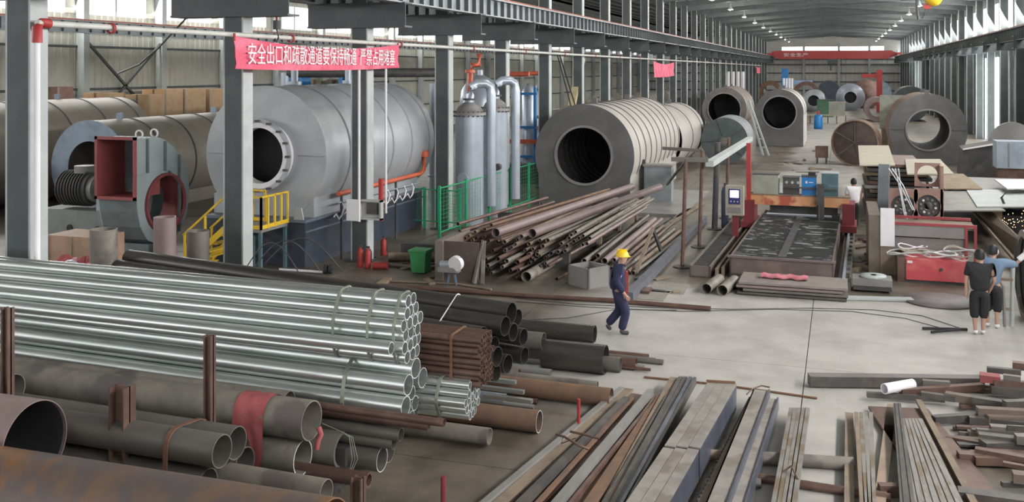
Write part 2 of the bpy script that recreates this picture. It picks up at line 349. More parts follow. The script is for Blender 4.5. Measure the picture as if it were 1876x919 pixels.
# right wall columns: each a steel column
def column(name, x, y, label, group, sgn, top=11.0):
    t = thing(name, label, 'column', (x, y, 0), group)
    return t
def hcol(lab, grp, loc, sgn):
    t = thing('steel_column', lab, 'column', loc, grp)
    x, y, z = loc
    # web plane faces the camera (normal Y); flanges are perpendicular to X, their window light put into a paler colour
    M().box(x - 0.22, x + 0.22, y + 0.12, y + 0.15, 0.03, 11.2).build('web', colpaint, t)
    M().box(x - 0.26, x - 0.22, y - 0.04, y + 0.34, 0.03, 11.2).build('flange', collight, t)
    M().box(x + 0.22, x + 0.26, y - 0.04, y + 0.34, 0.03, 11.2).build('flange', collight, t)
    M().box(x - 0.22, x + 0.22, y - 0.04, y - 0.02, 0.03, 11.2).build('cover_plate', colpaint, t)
    M().box(x - 0.38, x + 0.38, y - 0.16, y + 0.46, 0, 0.04).build('base_plate', colpaint, t)
    b = M(); x0, x1 = (x - 1.6, x + 1.45) if sgn == 0 else (x - 1.3, x - 0.26)
    b.box(x0, x1, y - 0.1, y - 0.07, 6.62, 7.26)
    b.box(x0, x1, y - 0.14, y + 0.36, 6.58, 6.63); b.box(x0, x1, y - 0.14, y + 0.36, 7.24, 7.28)
    b.build('bracket', colpaint, t)
    return t
NC = 29
names_c = ['first', 'second', 'third', 'fourth', 'fifth', 'sixth', 'seventh', 'eighth', 'ninth', 'tenth']
CXC = BX + 0.25
c0 = hcol('dark grey-green steel column nearest the camera, at the far left edge of the photo', 'columns between the two bays', (CXC, 12.8, 0), 0)
labs = {1: 'dark steel column at the left end of the red banner', 2: 'dark steel column at the right end of the banner, electrical box fixed on it', 3: 'dark steel column just left of the two silver vessels', 4: 'dark steel column just right of the two silver vessels'}
for i in range(1, NC):
    copy_tree(c0, (CXC, 12.8 + 6.05 * i, 0), labs.get(i, ('%s dark steel column from the camera in the row between the bays' % names_c[i]) if i < 10 else 'distant dark steel column in the row between the two bays'), 'columns between the two bays')
rc = hcol('dark steel column standing along the right wall of the hall', 'columns along the right wall', (RX - 0.1, 48.0, 0), 1)
for i in range(1, 24): copy_tree(rc, (RX - 0.1, 48 + 6.05 * i, 0), 'dark steel column standing along the right wall of the hall', 'columns along the right wall')
# crane girders
def girder(x, y0, y1, lab, z0=7.28, z1=7.86, face=1, stiff=0.75, m=girderp):
    t = thing('crane_girder', lab, 'girder', (x, y0, z0))
    M().box(x - 0.02, x + 0.02, y0, y1, z0, z1).build('web', m, t)
    M().box(x - 0.16, x + 0.16, y0, y1, z0 - 0.02, z0 + 0.02).build('flange', m, t)
    M().box(x - 0.2, x + 0.2, y0, y1, z1 - 0.02, z1 + 0.02).build('flange', m, t)
    M().box(x - 0.04, x + 0.04, y0, y1, z1 + 0.02, z1 + 0.11).build('rail', railm, t)
    s = M().box(-0.15, 0.15, -0.012, 0.012, 0.02, z1 - z0 - 0.02).build('stiffener', purlm, t, local=True)
    s.location = (0, 0.3, 0); n = int((y1 - y0) / stiff)
    for i in range(1, min(n, 290)): inst(s, t, (0, 0.3 + i * stiff, 0))
    return t
girder(BX + 1.45, -10, 188, 'pale grey crane girder with stiffener ribs along the right side of the left column row', stiff=0.72)
girder(BX - 1.1, -10, 188, 'crane girder with ribs on the left side of the left column row', stiff=0.9)
girder(LX + 0.9, -10, 188, 'crane girder with ribs along the far left sheet wall', stiff=0.95)
girder(RX - 1.1, 10, 188, 'dark crane girder along the right wall under the windows', stiff=0.72, z0=7.05, z1=7.75, m=purlm)
# roof
rf = bpy.data.objects.new('ceiling', None); COL.objects.link(rf); struct(rf)
def roofbay(xa, xb, za, zr):
    xm = (xa + xb) / 2
    for (p, q, z0, z1) in ((xa, xm, za, zr), (xm, xb, zr, za)):
        m = M(); m.add([(p, Y0, z0), (q, Y0, z1), (q, Y1 + 0.3, z1), (p, Y1 + 0.3, z0), (p, Y0, z0 + 0.08), (q, Y0, z1 + 0.08), (q, Y1 + 0.3, z1 + 0.08), (p, Y1 + 0.3, z0 + 0.08)],
              [(0, 1, 2, 3), (7, 6, 5, 4), (0, 4, 5, 1), (1, 5, 6, 2), (2, 6, 7, 3), (3, 7, 4, 0)])
        m.build('roof_sheet', roofm, rf)
        n = 8
        for k in range(n + 1):
            t = k / n; x = p + (q - p) * t; z = z0 + (z1 - z0) * t
            M().box(x - 0.04, x + 0.04, Y0, Y1, z - 0.2, z - 0.01).build('purlin', purlm, rf)
roofbay(BX - 0.1, RX + 0.5, 11.1, 12.0)
roofbay(LX - 0.1, BX - 0.1, 11.1, 12.0)
raft = None
for i in range(29):
    y = 12.9 + 6.05 * i
    if raft is None:
        m = M(); xm = (BX + RX) / 2
        for (p, q, z0, z1) in ((BX, xm, 10.9, 11.8), (xm, RX, 11.8, 10.9)):
            m.bar((p, 0, z0 - 0.25), (q, 0, z1 - 0.25), 0.18, 0.42)
        raft = m.build('rafter', purlm, rf); raft.location = (0, y, 0)
    else: inst(raft, rf, (0, y, 0))
for i in range(0, 29, 1):
    if i % 3 == 0:
        y = 12.9 + 6.05 * i
        for xx in (-8.2, 5.6):
            M().tube((xx, y, 11.0), (xx + 5.4 if xx < 0 else xx - 5.4, y + 6.05, 11.2), 0.03, n=5).build('tie_rod', purlm, rf)
# high-bay lamps
lamp0 = None
for i in range(13):
    for xx in (-8.6, 5.8):
        y = 34 + i * 12.1
        lp = (xx, y, 10.35)
        if lamp0 is None:
            t = thing('high_bay_lamp', 'small white high bay lamp hanging from the roof of the main hall', 'lamp', lp, 'high bay lamps under the main roof')
            M().lathe([(0.02, 0.55), (0.05, 0.35), (0.1, 0.2), (0.24, 0.0), (0.22, 0.0), (0.06, 0.2)], lp, 12).build('lamp_shade', collight, t)
            M().tube((xx, y, 10.85), (xx, y, 11.5), 0.012, n=5).build('rod', purlm, t)
            M().lathe([(0.0, 0.16), (0.09, 0.13), (0.12, 0.05), (0.08, -0.03), (0.0, -0.05)], lp, 10).build('bulb', lampm, t)
            lamp0 = t
        else: copy_tree(lamp0, lp)
        l = bpy.data.lights.new('lamp_light', 'POINT'); l.energy = 260; l.shadow_soft_size = 0.15; l.color = (1, 0.97, 0.9)
        lo = bpy.data.objects.new('lamp_light', l); lo.location = (xx, y, 10.2); COL.objects.link(lo)

# ================================================================== TANKS AND FAR OBJECTS
def lugs(m, x, y, z, w=0.12):
    m.box(x - w, x + w, y - 0.06, y + 0.06, z - 0.05, z + 0.22)
def tank(name, label, X, Y, Z, R, L, hr, shell, face, nb=0, band=seam, base=None, skirt=None, flange=0.0, fm=None, rim=True, irings=0, ov=None, back=False, group=None, cat='tank', pale=None, lug=True, inner=None, shade_tube=None, n=56, thick=0.03, faceoff=0.0, bw=0.04):
    t = thing(name, label, cat, (X, Y, 0), group)
    inner = inner or face
    M().tube((X, Y, Z), (X, Y + L, Z), R, R - thick, n=n).build('shell', shell, t)
    if hr is not None:
        if skirt:
            sw, sb = skirt
            def outer(a):
                c, s = math.cos(a), math.sin(a)
                r = R + 0.02
                if s < 0:
                    # lower half reaches a rectangle sw wide down to sb
                    r2 = min((sw / abs(c)) if abs(c) > 1e-6 else 1e9, ((Z - sb) / abs(s)))
                    r = max(r, r2)
                return r
        else: outer = lambda a: R + 0.02
        if hr > 0: M().holeplate(outer, hr, Y - 0.04, Y, n=72, o=(X + faceoff, Z)).build('end_plate', face, t) if not faceoff else offplate(X, Z, R, hr, faceoff, Y).build('end_plate', face, t)
        else: M().tube((X, Y - 0.04, Z), (X, Y + 0.01, Z), R + 0.01, n=n).build('end_plate', face, t)
        if hr > 0 and rim: M().tube((X + faceoff, Y - 0.12 - flange, Z), (X + faceoff, Y + 0.02, Z), hr + 0.09, hr, n=48).build('opening_rim', fm or face, t)
    if skirt:
        sw, sb = skirt
        m = M(); m.box(X - sw, X - sw + 0.04, Y, Y + L * 0.98, sb, Z * 0.9); m.box(X + sw - 0.04, X + sw, Y, Y + L * 0.98, sb, Z * 0.9); m.build('support_skirt', pale or shell, t)
    for k in range(nb):
        y = Y + L * (k + 1) / (nb + 0.3)
        M().lathe([(R - 0.01, -bw), (R + 0.03, -bw * .8), (R + 0.03, bw * .8), (R - 0.01, bw)], (X, y, Z), n, axis='Y').build('band', band, t)
    for k in range(irings):
        y = Y + 0.5 + k * 0.75
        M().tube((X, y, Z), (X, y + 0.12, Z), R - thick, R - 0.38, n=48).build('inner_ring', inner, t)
    if shade_tube: M().tube((X, Y + 0.02, Z), (X, Y + L - 0.05, Z), R - thick - 0.01, R - thick - 0.04, n=n).build('shade_tube', shade_tube, t)  # dark tube added so the open tank looks shaded inside
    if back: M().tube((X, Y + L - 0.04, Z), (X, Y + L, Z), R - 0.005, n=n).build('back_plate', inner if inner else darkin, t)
    if lug:
        for fr in (0.15, 0.72):
            m = M(); lugs(m, X, Y + L * fr, Z + R); m.build('lifting_lug', face, t)
    if base:
        bz, bw = base
        for fr in (0.14, 0.82):
            m = M(); y = Y + L * fr
            m.box(X - bw, X + bw, y - 0.15, y + 0.15, 0.0, max(0.12, bz)); m.build('saddle', face, t)
    return t
def offplate(X, Z, R, hr, off, Y):
    m = M(); n = 64
    def outer(a):
        # circle of radius R centred -off from the hole centre
        c = math.cos(a); return -off * c + math.sqrt(max(0, R * R - (off * math.sin(a)) ** 2))
    return m.holeplate(outer, hr, Y - 0.04, Y, n=n, o=(X + off, Z))

# T1 big ribbed tank in the middle
c = atD(1070, 285, 38.9)
T1X, T1Y = c.x, c.y
tank('ribbed_tank', 'large pale grey tank with dark seams and open round front beside the pipe heap', T1X, T1Y, 2.02, 2.0, 11.5, 1.1, tankpale, facegrey, nb=9, band=seam, skirt=(1.85, 0.0), irings=9, inner=darkgear, back=True, fm=platem, bw=.022)
tank('pale_tank', 'smaller pale tank close behind the large ribbed tank', T1X + 0.25, T1Y + 12.6, 1.75, 1.72, 8.5, None, tankpale, facegrey, nb=2, back=True, base=(0.4, 1.2))
m = M(); p = atD(1196, 325, 40); p.x += .25; t = thing('steel_box', 'grey steel box standing against the large ribbed tank', 'box', (p.x, p.y, 0))
M().box(p.x - 0.55, p.x + 0.55, p.y - 0.3, p.y + 0.3, 0.0, 1.55).build('body', mat('grey_box', (0.25, 0.28, 0.29)), t); M().box(p.x - 0.6, p.x + 0.6, p.y - 0.35, p.y + 0.35, 1.5, 1.58).build('lid', platem, t)
M().box(p.x - 0.75, p.x - 0.55, p.y - 0.1, p.y + 0.1, 0, 1.75).build('side_post', darkgear, t)

# T2 big silver-grey tank on dark blue base, left bay
c = atD(487, 283, 27.8); X2, Y2, Z2, R2 = c.x, c.y, c.z, 1.93
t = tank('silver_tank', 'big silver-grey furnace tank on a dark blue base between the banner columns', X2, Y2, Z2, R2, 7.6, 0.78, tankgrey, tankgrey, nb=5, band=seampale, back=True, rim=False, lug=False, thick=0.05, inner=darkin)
hx = X2 - 0.12
M().tube((X2, Y2 - 0.38, Z2), (X2, Y2 + 0.02, Z2), 0.92, 0.78, n=48).build('door_ring', white, t)
M().tube((X2, Y2 - 0.40, Z2), (X2, Y2 - 0.33, Z2), 1.03, 0.92, n=48).build('door_flange', tankgrey, t)
for k in range(16):
    a = 2 * math.pi * k / 16
    M().box(-0.06, 0.06, -0.05, 0.05, -0.03, 0.03).build('clamp', darkgear, t, local=True).location = (math.cos(a) * 0.97, -0.44, Z2 + math.sin(a) * 0.97)
M().tube((X2, Y2 + 0.7, Z2), (X2, Y2 + 0.74, Z2), 1.5, n=40).build('door_shade_disc', darkin, t)  # dark disc added behind the door ring as painted shade
for sx_ in (-1, 1): M().box(X2 + sx_ * 1.48 - .42, X2 + sx_ * 1.48 + .42, Y2 - 0.06, Y2 - 0.04, Z2 - 0.015, Z2 + 0.015).build('seam', seampale, t)
M().box(X2 - 1.7, X2 + 1.55, Y2 - 0.02, Y2 + 7.0, 1.3, Z2 - 1.15).build('support_skirt', tankgrey, t)
BXr, BXl = X2 + 1.55, X2 - 1.6
b = M().box(BXl, BXr, Y2 - 0.5, Y2 + 7.4, 0.0, 1.22).build('base', navy, t)
M().box(BXl - 0.05, BXr + 0.05, Y2 - 0.55, Y2 + 7.4, 1.22, 1.3).build('base_flange', mat('steel_blue', (0.14, 0.17, 0.21)), t)
M().box(BXr, BXr + 0.05, Y2 - 0.5, Y2 + 7.4, 0.95, 1.0).build('base_rib', mat('steel_blue', (0.14, 0.17, 0.21)), t)
m = M(); m.prism([(BXr - 0.35, Y2 - 0.5, 1.3), (BXr - 0.05, Y2 - 0.5, 1.3), (BXr - 0.12, Y2 - 0.5, 1.62), (BXr - 0.28, Y2 - 0.5, 1.62)], (0, 0.05, 0)).build('lifting_lug', tankgrey, t)
# flue on top of T2 and duct crossing
for px in (520, 622):
    q = atX(px, 150, X2); m = M()
    m.path([(X2, q.y + 0.6, Z2 + R2 - 0.1), (X2, q.y + 0.6, Z2 + R2 + 0.75)], 0.11, 10); m.tube((X2, q.y + 0.6, Z2 + R2 + 0.02), (X2, q.y + 0.6, Z2 + R2 + 0.12), 0.2, n=12); m.build('flue_nozzle', vessel, t)
# things stored beyond T2
p = atX(510, 120, -22.0); yb = 40
d0 = atD(500, 148, 42); d1 = atD(790, 148, 47)
t = thing('overhead_duct', 'long dark duct running level above the silver tank', 'duct', (d0.x, d0.y, 0))
a0 = atD(522, 133, 40); a1 = atD(800, 133, 44)
M().tube(a0, a1, 0.2, n=16).build('pipe', darkgear, t); M().tube((a0.x, a0.y, a0.z), (a0.x, a0.y, 0.0), 0.16, n=12).build('support_leg', vessel, t)
v1 = Vector(a1); M().path([(v1.x, v1.y, v1.z), (v1.x + 0.2, v1.y, v1.z - 0.1), (v1.x + 0.4, v1.y, v1.z - 0.5), (v1.x + 0.4, v1.y, 0.0)], 0.2, 12).build('support_leg', vessel, t)
for px, rr, cc, nm in ((540, 10, blue, 'left'), (637, 12, blue, 'right')):
    q = atD(px, 149, 46); R = rr * 46 / 1800 * 1.6
    t = thing('blue_drum', 'blue round fan housing seen over the silver tank, %s of the two' % nm, 'machine', (q.x, q.y, 0))
    M().tube((q.x, q.y, q.z), (q.x, q.y + 0.8, q.z), R, R * 0.6, n=24).build('housing', cc, t); M().box(q.x - 0.3, q.x + 0.3, q.y, q.y + 0.8, 0, q.z - R * 0.7).build('stand', darkgear, t)
q = atD(587, 150, 47)
t = thing('equipment_heap', 'greenish heap of stored parts behind the silver tank', 'heap', (q.x, q.y, 0))
random.seed(3)
M().box(q.x - 1.6, q.x + 1.6, q.y + 0.1, q.y + 1.4, 0, q.z - 0.35).build('shelf', darkgear, t)
for k in range(16):
    x = q.x + random.uniform(-1.4, 1.2); z = q.z - 0.35 + random.uniform(0, 0.15)
    M().box(x, x + random.uniform(.2, .5), q.y + random.uniform(0.1, .6), q.y + 1, z, z + random.uniform(.15, .5)).build('part_box', random.choice([bin_m, platem, mat('olive', (0.1, 0.13, 0.08)), timber]), t)

# vertical flue right of T2
def flue(px, d, r, ztop, lab, bend=None):
    q = atD(px, 300, d); t = thing('flue_pipe', lab, 'pipe', (q.x, q.y, 0))
    m = M(); m.tube((q.x, q.y, 0), (q.x, q.y, ztop), r, n=20)
    m.build('stack', vessel, t)
    for z in (1.5, 3.0): M().tube((q.x, q.y, z), (q.x, q.y, z + 0.06), r + 0.06, n=20).build('flange', vessel, t)
    if bend: M().path([(q.x, q.y, ztop - 0.02), (q.x - 0.05, q.y, ztop + 0.2), (q.x - 0.25, q.y + 0.1, ztop + 0.38), (q.x - 0.9, q.y + 0.5, ztop + 0.45)], r, 16).build('elbow', vessel, t)
    return t
flue(797, 36, 0.21, 4.9, 'slim silver flue pipe just left of the third column')
# wall-side old tanks
c = atD(165, 310, 36.4)
t3 = tank('tan_tank', 'tan-grey tank with dark open front and blue-grey end plate behind the blower', c.x, c.y, 1.78, 1.74, 10.5, 0.98, tanktan, facebluish, nb=5, band=seam, inner=darkin, back=True, base=(0.4, 1.3), skirt=(1.2, 0.0), rim=False)
t4 = tank('tan_tank', 'long tan-grey tank furthest left, its front end out of the frame', -31.6, 24.0, 2.1, 2.05, 13.2, None, tanktan, facebluish, nb=6, band=seam, base=(0.5, 1.5), back=True, inner=facebluish)
tank('blue_grey_tank', 'blue-grey tank top behind the cardboard boxes and left of the second column', -28.6, 43.0, 2.0, 1.95, 9, 0.9, mat('tank_blue_grey', (0.3, 0.33, 0.38), (0.25, 0.28, 0.32)), facebluish, nb=3, base=(0.5, 1.4), rim=False)

# crates and cartons along the left wall
t = thing('storage_deck', 'dark storage deck holding cartons along the left sheet wall', 'shelf', (-34.5, 38, 0))
M().box(-36.4, -33.9, 24, 56, 2.75, 2.9).build('deck', darkgear, t)
for y in (24.2, 32, 40, 48, 55.8):
    for x in (-36.2, -34.1): M().box(x - 0.1, x + 0.1, y - 0.1, y + 0.1, 0, 2.75).build('post', darkgear, t)
def carton(px, py_bot, w, h, dep, lab, m=cardboard, X=-35.1, grp=None):
    q = atX(px, 180, X); y = q.y
    t = thing('cardboard_box', lab, 'box', (X, y, 2.9), grp)
    z0 = 2.9 + py_bot
    M().box(X - w / 2, X + w / 2, y - dep / 2, y + dep / 2, z0, z0 + h).build('carton', m, t)
    M().box(X - 0.06, X + 0.06, y - dep / 2 - 0.01, y + dep / 2 + 0.01, z0, z0 + h + 0.01).build('tape', tanrust, t)
    M().box(X + w / 2, X + w / 2 + 0.01, y - dep / 2, y - dep / 2 + 0.1, z0, z0 + h).build('edge_tape', sheetpale, t)
for px, w, h, dep, lab in ((155, 1.5, 1.1, 1.2, 'tan cardboard box left of the pair above the long tan tank'), (190, 1.5, 1.35, 1.2, 'tan cardboard box right of the pair above the long tan tank'),
        (266, 1.5, 1.2, 1.3, 'leftmost tan cardboard box of the row of four by the second column'), (298, 1.5, 1.45, 1.5, 'second tan cardboard box of the row of four by the second column'),
        (336, 1.6, 1.45, 1.9, 'third tan cardboard box of the row of four by the second column'), (383, 1.6, 1.4, 2.2, 'rightmost tan cardboard box of the row of four by the second column')):
    carton(px, 0, w, h, dep, lab)
carton(106, 1.0, .9, 0.7, 1.0, 'red-brown cardboard box on top of the wrapped bundles', mat('brown_card', (0.3, 0.17, 0.13)))
for k, (px, zz, lab) in enumerate(((96, 0, 'pale film-wrapped bundle left of the cardboard boxes'), (128, 0, 'grey film-wrapped bundle beside the cardboard boxes'), (232, 0, 'dark heap of wrapped parts between the cardboard boxes'), (10, 0, 'wrapped bundle at the left edge behind the first column'))):
    q = atX(px, 180, -35.2); t = thing('wrapped_bundle', lab, 'bundle', (-35.2, q.y, 2.9))
    m = M(); random.seed(k + 5)
    for j in range(6):
        cx, cy = -35.2 + random.uniform(-.3, .3), q.y + random.uniform(-.6, .6); rr = random.uniform(.35, .5)
        m.lathe([(rr * 1.1, 0), (rr * 1.2, 0.3), (rr * 0.9, 0.75), (rr * 0.4, 0.95), (0.0, 1.0)], (cx, cy, 2.9), 9, smooth=False)
    m.build('film', [plastic, platem, darkgear, timber][k], t)

# ================================================================== TALL SILVER VESSELS
def vesselt(px, d, r, ytop, lab, valve):
    q = atD(px, ytop, d); x, y = q.x, q.y; zt = CAMH - (ytop - HY) * d / 1800
    t = thing('scrubber_vessel', lab, 'vessel', (x, y, 0))
    M().lathe([(r, 0), (r, zt)], (x, y, 0), 32).build('shell', vessel, t)
    M().lathe([(r + 0.09, zt - 0.05), (r + 0.09, zt + 0.05), (r * 0.98, zt + 0.06), (r * 0.8, zt + 0.24), (r * 0.45, zt + 0.36), (0.17, zt + 0.4)], (x, y, 0), 32).build('dome', platem, t)
    M().lathe([(r, zt - 0.05), (r + 0.09, zt - 0.05)], (x, y, 0), 32).build('flange', vessel, t)
    for k in range(20):
        a = 2 * math.pi * k / 20
        M().box(-0.02, 0.02, -0.02, 0.02, -0.1, 0.09).build('bolt', darkgear, t, local=True).location = ((r + 0.05) * math.cos(a), (r + 0.05) * math.sin(a), zt)
    z = zt + 0.38; e = Vector((0.75, 0.45, 0)).normalized() * 0.78
    M().path([(x, y, z), (x, y, z + 0.3), (x + e.x * .12, y + e.y * .12, z + .55), (x + e.x * .35, y + e.y * .35, z + .68), (x + e.x * .75, y + e.y * .75, z + .68), (x + e.x * .95, y + e.y * .95, z + .55), (x + e.x, y + e.y, z + .3), (x + e.x, y + e.y, 0.6)], 0.17, 16).build('elbow_pipe', vessel, t)
    M().tube((x, y, z + 0.1), (x, y, z + 0.16), 0.24, n=16).build('pipe_flange', darkgear, t)
    M().tube((x - 0.05, y - r - 0.04, zt * 0.42), (x - 0.05, y - r + 0.05, zt * 0.42), 0.2, n=16).build('manhole', vessel, t)
    if valve: M().tube((x + r * 0.6, y - r * 0.85, zt * 0.47), (x + r * 0.6, y - r * 1.3, zt * 0.47), 0.13, n=12).build('valve', darkgear, t)
vesselt(860, 34.6, 0.5, 208, 'left silver vertical vessel with bolted dome behind the green fence', False)
vesselt(907, 36.5, 0.46, 200, 'right silver vertical vessel with dark valve behind the green fence', True)
q = atD(868, 130, 36.5)
t = thing('orange_pipe', 'orange-red pipe elbow above the left silver vessel', 'pipe', (q.x, q.y, 4.9))
M().path([atD(861, 168, 36.5), atD(861, 130, 36.5), atD(864, 119, 36.5), atD(878, 119, 36.5), atD(878, 98, 36.5)], 0.11, 10).build('pipe', orangep, t)
M().tube(atD(861, 128, 36.5), atD(861, 133, 36.5), 0.19, n=12).build('flange', orangep, t)
q = atD(880, 160, 44); t = thing('domed_tank', 'grey domed tank top behind the two silver vessels', 'tank', (q.x, q.y, 0))
M().lathe([(0.95, 0), (0.95, 3.9), (0.85, 4.5), (0.55, 4.95), (0.2, 5.15), (0, 5.2)], (q.x, q.y, 0), 28).build('shell', vessel, t); M().tube((q.x, q.y, 5.1), (q.x, q.y, 5.4), 0.12, n=12).build('nozzle', vessel, t)
# burner skids: blue posts and orange pipes further back
for k, (px, dd, cc, lab) in enumerate(((962, 47, blue, 'blue-framed pipe skid between the vessels and the ribbed tank'), (985, 58, teal, 'teal pipe skid further back between the columns'))):
    q = atD(px, 250, dd); t = thing('pipe_skid', lab, 'machine', (q.x, q.y, 0))
    for dx in (-0.6, 0.5):
        M().tube((q.x + dx, q.y, 0), (q.x + dx, q.y, 4.6), 0.09, n=8).build('post', cc, t)
    M().lathe([(0.35, 0.3), (0.35, 4.3), (0.2, 4.6), (0, 4.7)], (q.x, q.y + 0.6, 0), 16).build('column_pipe', vessel, t)
    for z in (1.2, 2.6, 4.2): M().box(q.x - 0.7, q.x + 0.6, q.y - 0.08, q.y + 0.08, z, z + 0.12).build('cross_beam', cc, t)
    M().box(q.x - 0.9, q.x + 0.8, q.y - 0.3, q.y + 1.2, 0.0, 0.9).build('burner_box', darkgear, t)
    M().box(q.x - 0.9, q.x + 0.9, q.y - 0.4, q.y - 0.3, 1.9, 2.1).build('red_beam', orangep, t)
    M().tube((q.x - 0.9, q.y, 5.2), (q.x + 0.2, q.y, 5.2), 0.12, n=10).build('red_pipe', orangep, t)
# slanting belts and beam above
q0 = atD(1021, 100, 52); q1 = atD(1047, 198, 47)
t = thing('lifting_sling', 'pair of black slings slanting down between two columns', 'sling', q1)
M().bar(q0, q1, 0.05, 0.05).build('sling_strap', darkin, t); M().bar(q0 + Vector((0.12, 0, 0)), q1 + Vector((0.22, 0, 0)), 0.05, 0.05).build('sling_strap', darkin, t)
q0 = atD(1066, 105, 52); q1 = atD(1047, 196, 50)
t = thing('slanted_beam', 'cream slanted conveyor beam behind the column row', 'beam', q1)
M().bar(q0, q1, 0.35, 0.25).build('beam', mat('cream_paint', (0.5, 0.42, 0.26)), t)
# far left-bay tanks seen between columns
for k, (px, py, r, dd) in enumerate(((1045, 182, 26, 75), (1085, 178, 22, 95), (1128, 172, 20, 105), (1175, 165, 16, 120), (1210, 160, 14, 135))):
    q = atD(px, py, dd); R = max(1.2, r * dd / 1800); Z = max(q.z, R)
    tank('far_tank', ['pale tank glimpsed behind the column row, nearest one', 'pale tank glimpsed behind the column row, second one', 'dark-mouthed ribbed tank glimpsed behind the column row', 'ribbed pale tank far behind the column row', 'furthest tank glimpsed behind the column row'][k], q.x, q.y, R + 0.3, R, 7, R * 0.5, tankpale, tanktan, nb=4, base=(0.35, R * .7), n=32, inner=darkin)

# ================================================================== MAIN AISLE TANKS
def onfloor(px, py, r):
    d = 9720.0 / (py - HY + r); q = atD(px, py, d); return q, r * d / 1800
q, R = onfloor(1327, 200, 40)
tank('ribbed_drum', 'brown-grey ribbed open drum behind the dark green drum', q.x, q.y, R, R, 8, R * 0.72, tanktan, mat('brown_grey_plate', (0.19, 0.17, 0.16), (0.15, 0.135, 0.13)), nb=7, band=mauve, fm=platem, inner=facegrey, base=(0.25, R * 0.6), shade_tube=darkgear, back=True)
d = 9720 / (268 - HY); q = atD(1428, 206, d); R = 42 * d / 1800
tank('square_based_tank', 'grey tank with square-bottomed front plate and wide round opening', q.x, q.y, q.z, R, 7.5, 29 * d / 1800, tankpale, facegrey, nb=2, band=seam, skirt=(R, 0.02), fm=platem, inner=facegrey, shade_tube=darkgear, back=True)
q, R = onfloor(1327, 258, 42)
d_ = q
tg = tank('green_drum', 'dark green drum with small hub lying before the ribbed drum', q.x, q.y, R, R, 4.2, 0.22, mat('drum_side', (0.26, 0.28, 0.28)), mat('dark_green_plate', (0.07, 0.09, 0.09), (0.09, 0.11, 0.11)), nb=2, band=mat('blue_white_band', (0.4, 0.43, 0.5)), inner=darkin, lug=False)
for a in (0.6, 1.9, 3.2, 4.5, 5.6): M().bar((q.x + .2 * math.cos(a), q.y - 0.06, R + .2 * math.sin(a)), (q.x + (R - .05) * math.cos(a), q.y - 0.06, R + (R - .05) * math.sin(a)), 0.03, 0.05, up=(0, 1, 0)).build('rib', darkgear, tg)
q0 = at(1398, 285, 0.0); q1 = q0 + Vector((-1.0, 0.3, 3.5))
t = thing('leaning_ladder', 'pale steel ladder frame leaning beside the dark green drum', 'ladder', q0)
for dx in (0, 0.35):
    M().bar(q0 + Vector((dx, 0, 0)), q1 + Vector((dx * 0.3, 0, 0)), 0.1, 0.1).build('stile', collight, t)
for k in (0.15, 0.3, 0.5): M().bar(q0.lerp(q1, k), q0.lerp(q1, k) + Vector((0.33 * (1 - k), 0, 0)), 0.06, 0.06).build('rung', collight, t)
# rusty round drum
q, R = onfloor(1566, 262, 42)
tr = thing('rusty_drum', 'short rust-brown drum lying with its ribbed dark end to the aisle', 'drum', (q.x, q.y, 0))
M().tube((q.x, q.y, R), (q.x + 0.2, q.y + 1.6, R), R, R - 0.05, n=48).build('shell', orangerust, tr)
M().tube((q.x + 0.02, q.y + 0.18, R), (q.x + 0.04, q.y + 0.24, R), R - 0.06, n=48).build('end_plate', mat('dark_brown_plate', (0.075, 0.055, 0.05), (0.11, 0.08, 0.065), 0.6), tr)
for a in (0.5, 1.57, 2.6, 3.8, 5.0): M().bar((q.x, q.y + 0.14, R), (q.x + (R - .08) * math.cos(a), q.y + 0.14, R + (R - .08) * math.sin(a)), 0.05, 0.08, up=(0, 1, 0)).build('rib', darkgear, tr)
t = thing('steel_block', 'small rusty steel box beside the rusty drum', 'box', (q.x - R - 0.45, q.y + 1, 0)); x = q.x - R - 0.45; y = q.y + 1
M().box(x - 0.4, x + 0.3, y - 0.3, y + 0.3, 0.35, 1.0).build('block', brownpipe, t)
for dx in (-0.3, 0.2): M().box(x + dx - .05, x + dx + .05, y - 0.25, y + 0.25, 0, 0.35).build('foot', darkgear, t)
# ring tank on the right with big opening off-centre
d = 56.5; q = atD(1700, 238, d); R = 66 * d / 1800; hr = 36 * d / 1800
t = tank('ring_tank', 'large grey drum with an orange-rimmed edge and a see-through round hole at right', q.x, q.y, q.z, R, 5.6, hr, orangerust, facegrey, skirt=(R * 0.93, 0.02), faceoff=0.0, fm=platem, inner=darkin, lug=True)
M().tube((q.x, q.y, q.z), (q.x, q.y + 5.5, q.z), hr + 0.06, hr, n=40).build('shade_sleeve', darkin, t)  # dark sleeve added to put shade into the deep hole
M().box(q.x - R, q.x - hr - 0.1, q.y - 0.06, q.y - 0.04, q.z - 0.02, q.z + 0.02).build('seam', seam, t); M().box(q.x + hr + 0.1, q.x + R, q.y - 0.06, q.y - 0.04, q.z - 0.02, q.z + 0.02).build('seam', seam, t)
QX, QY = q.x, q.y
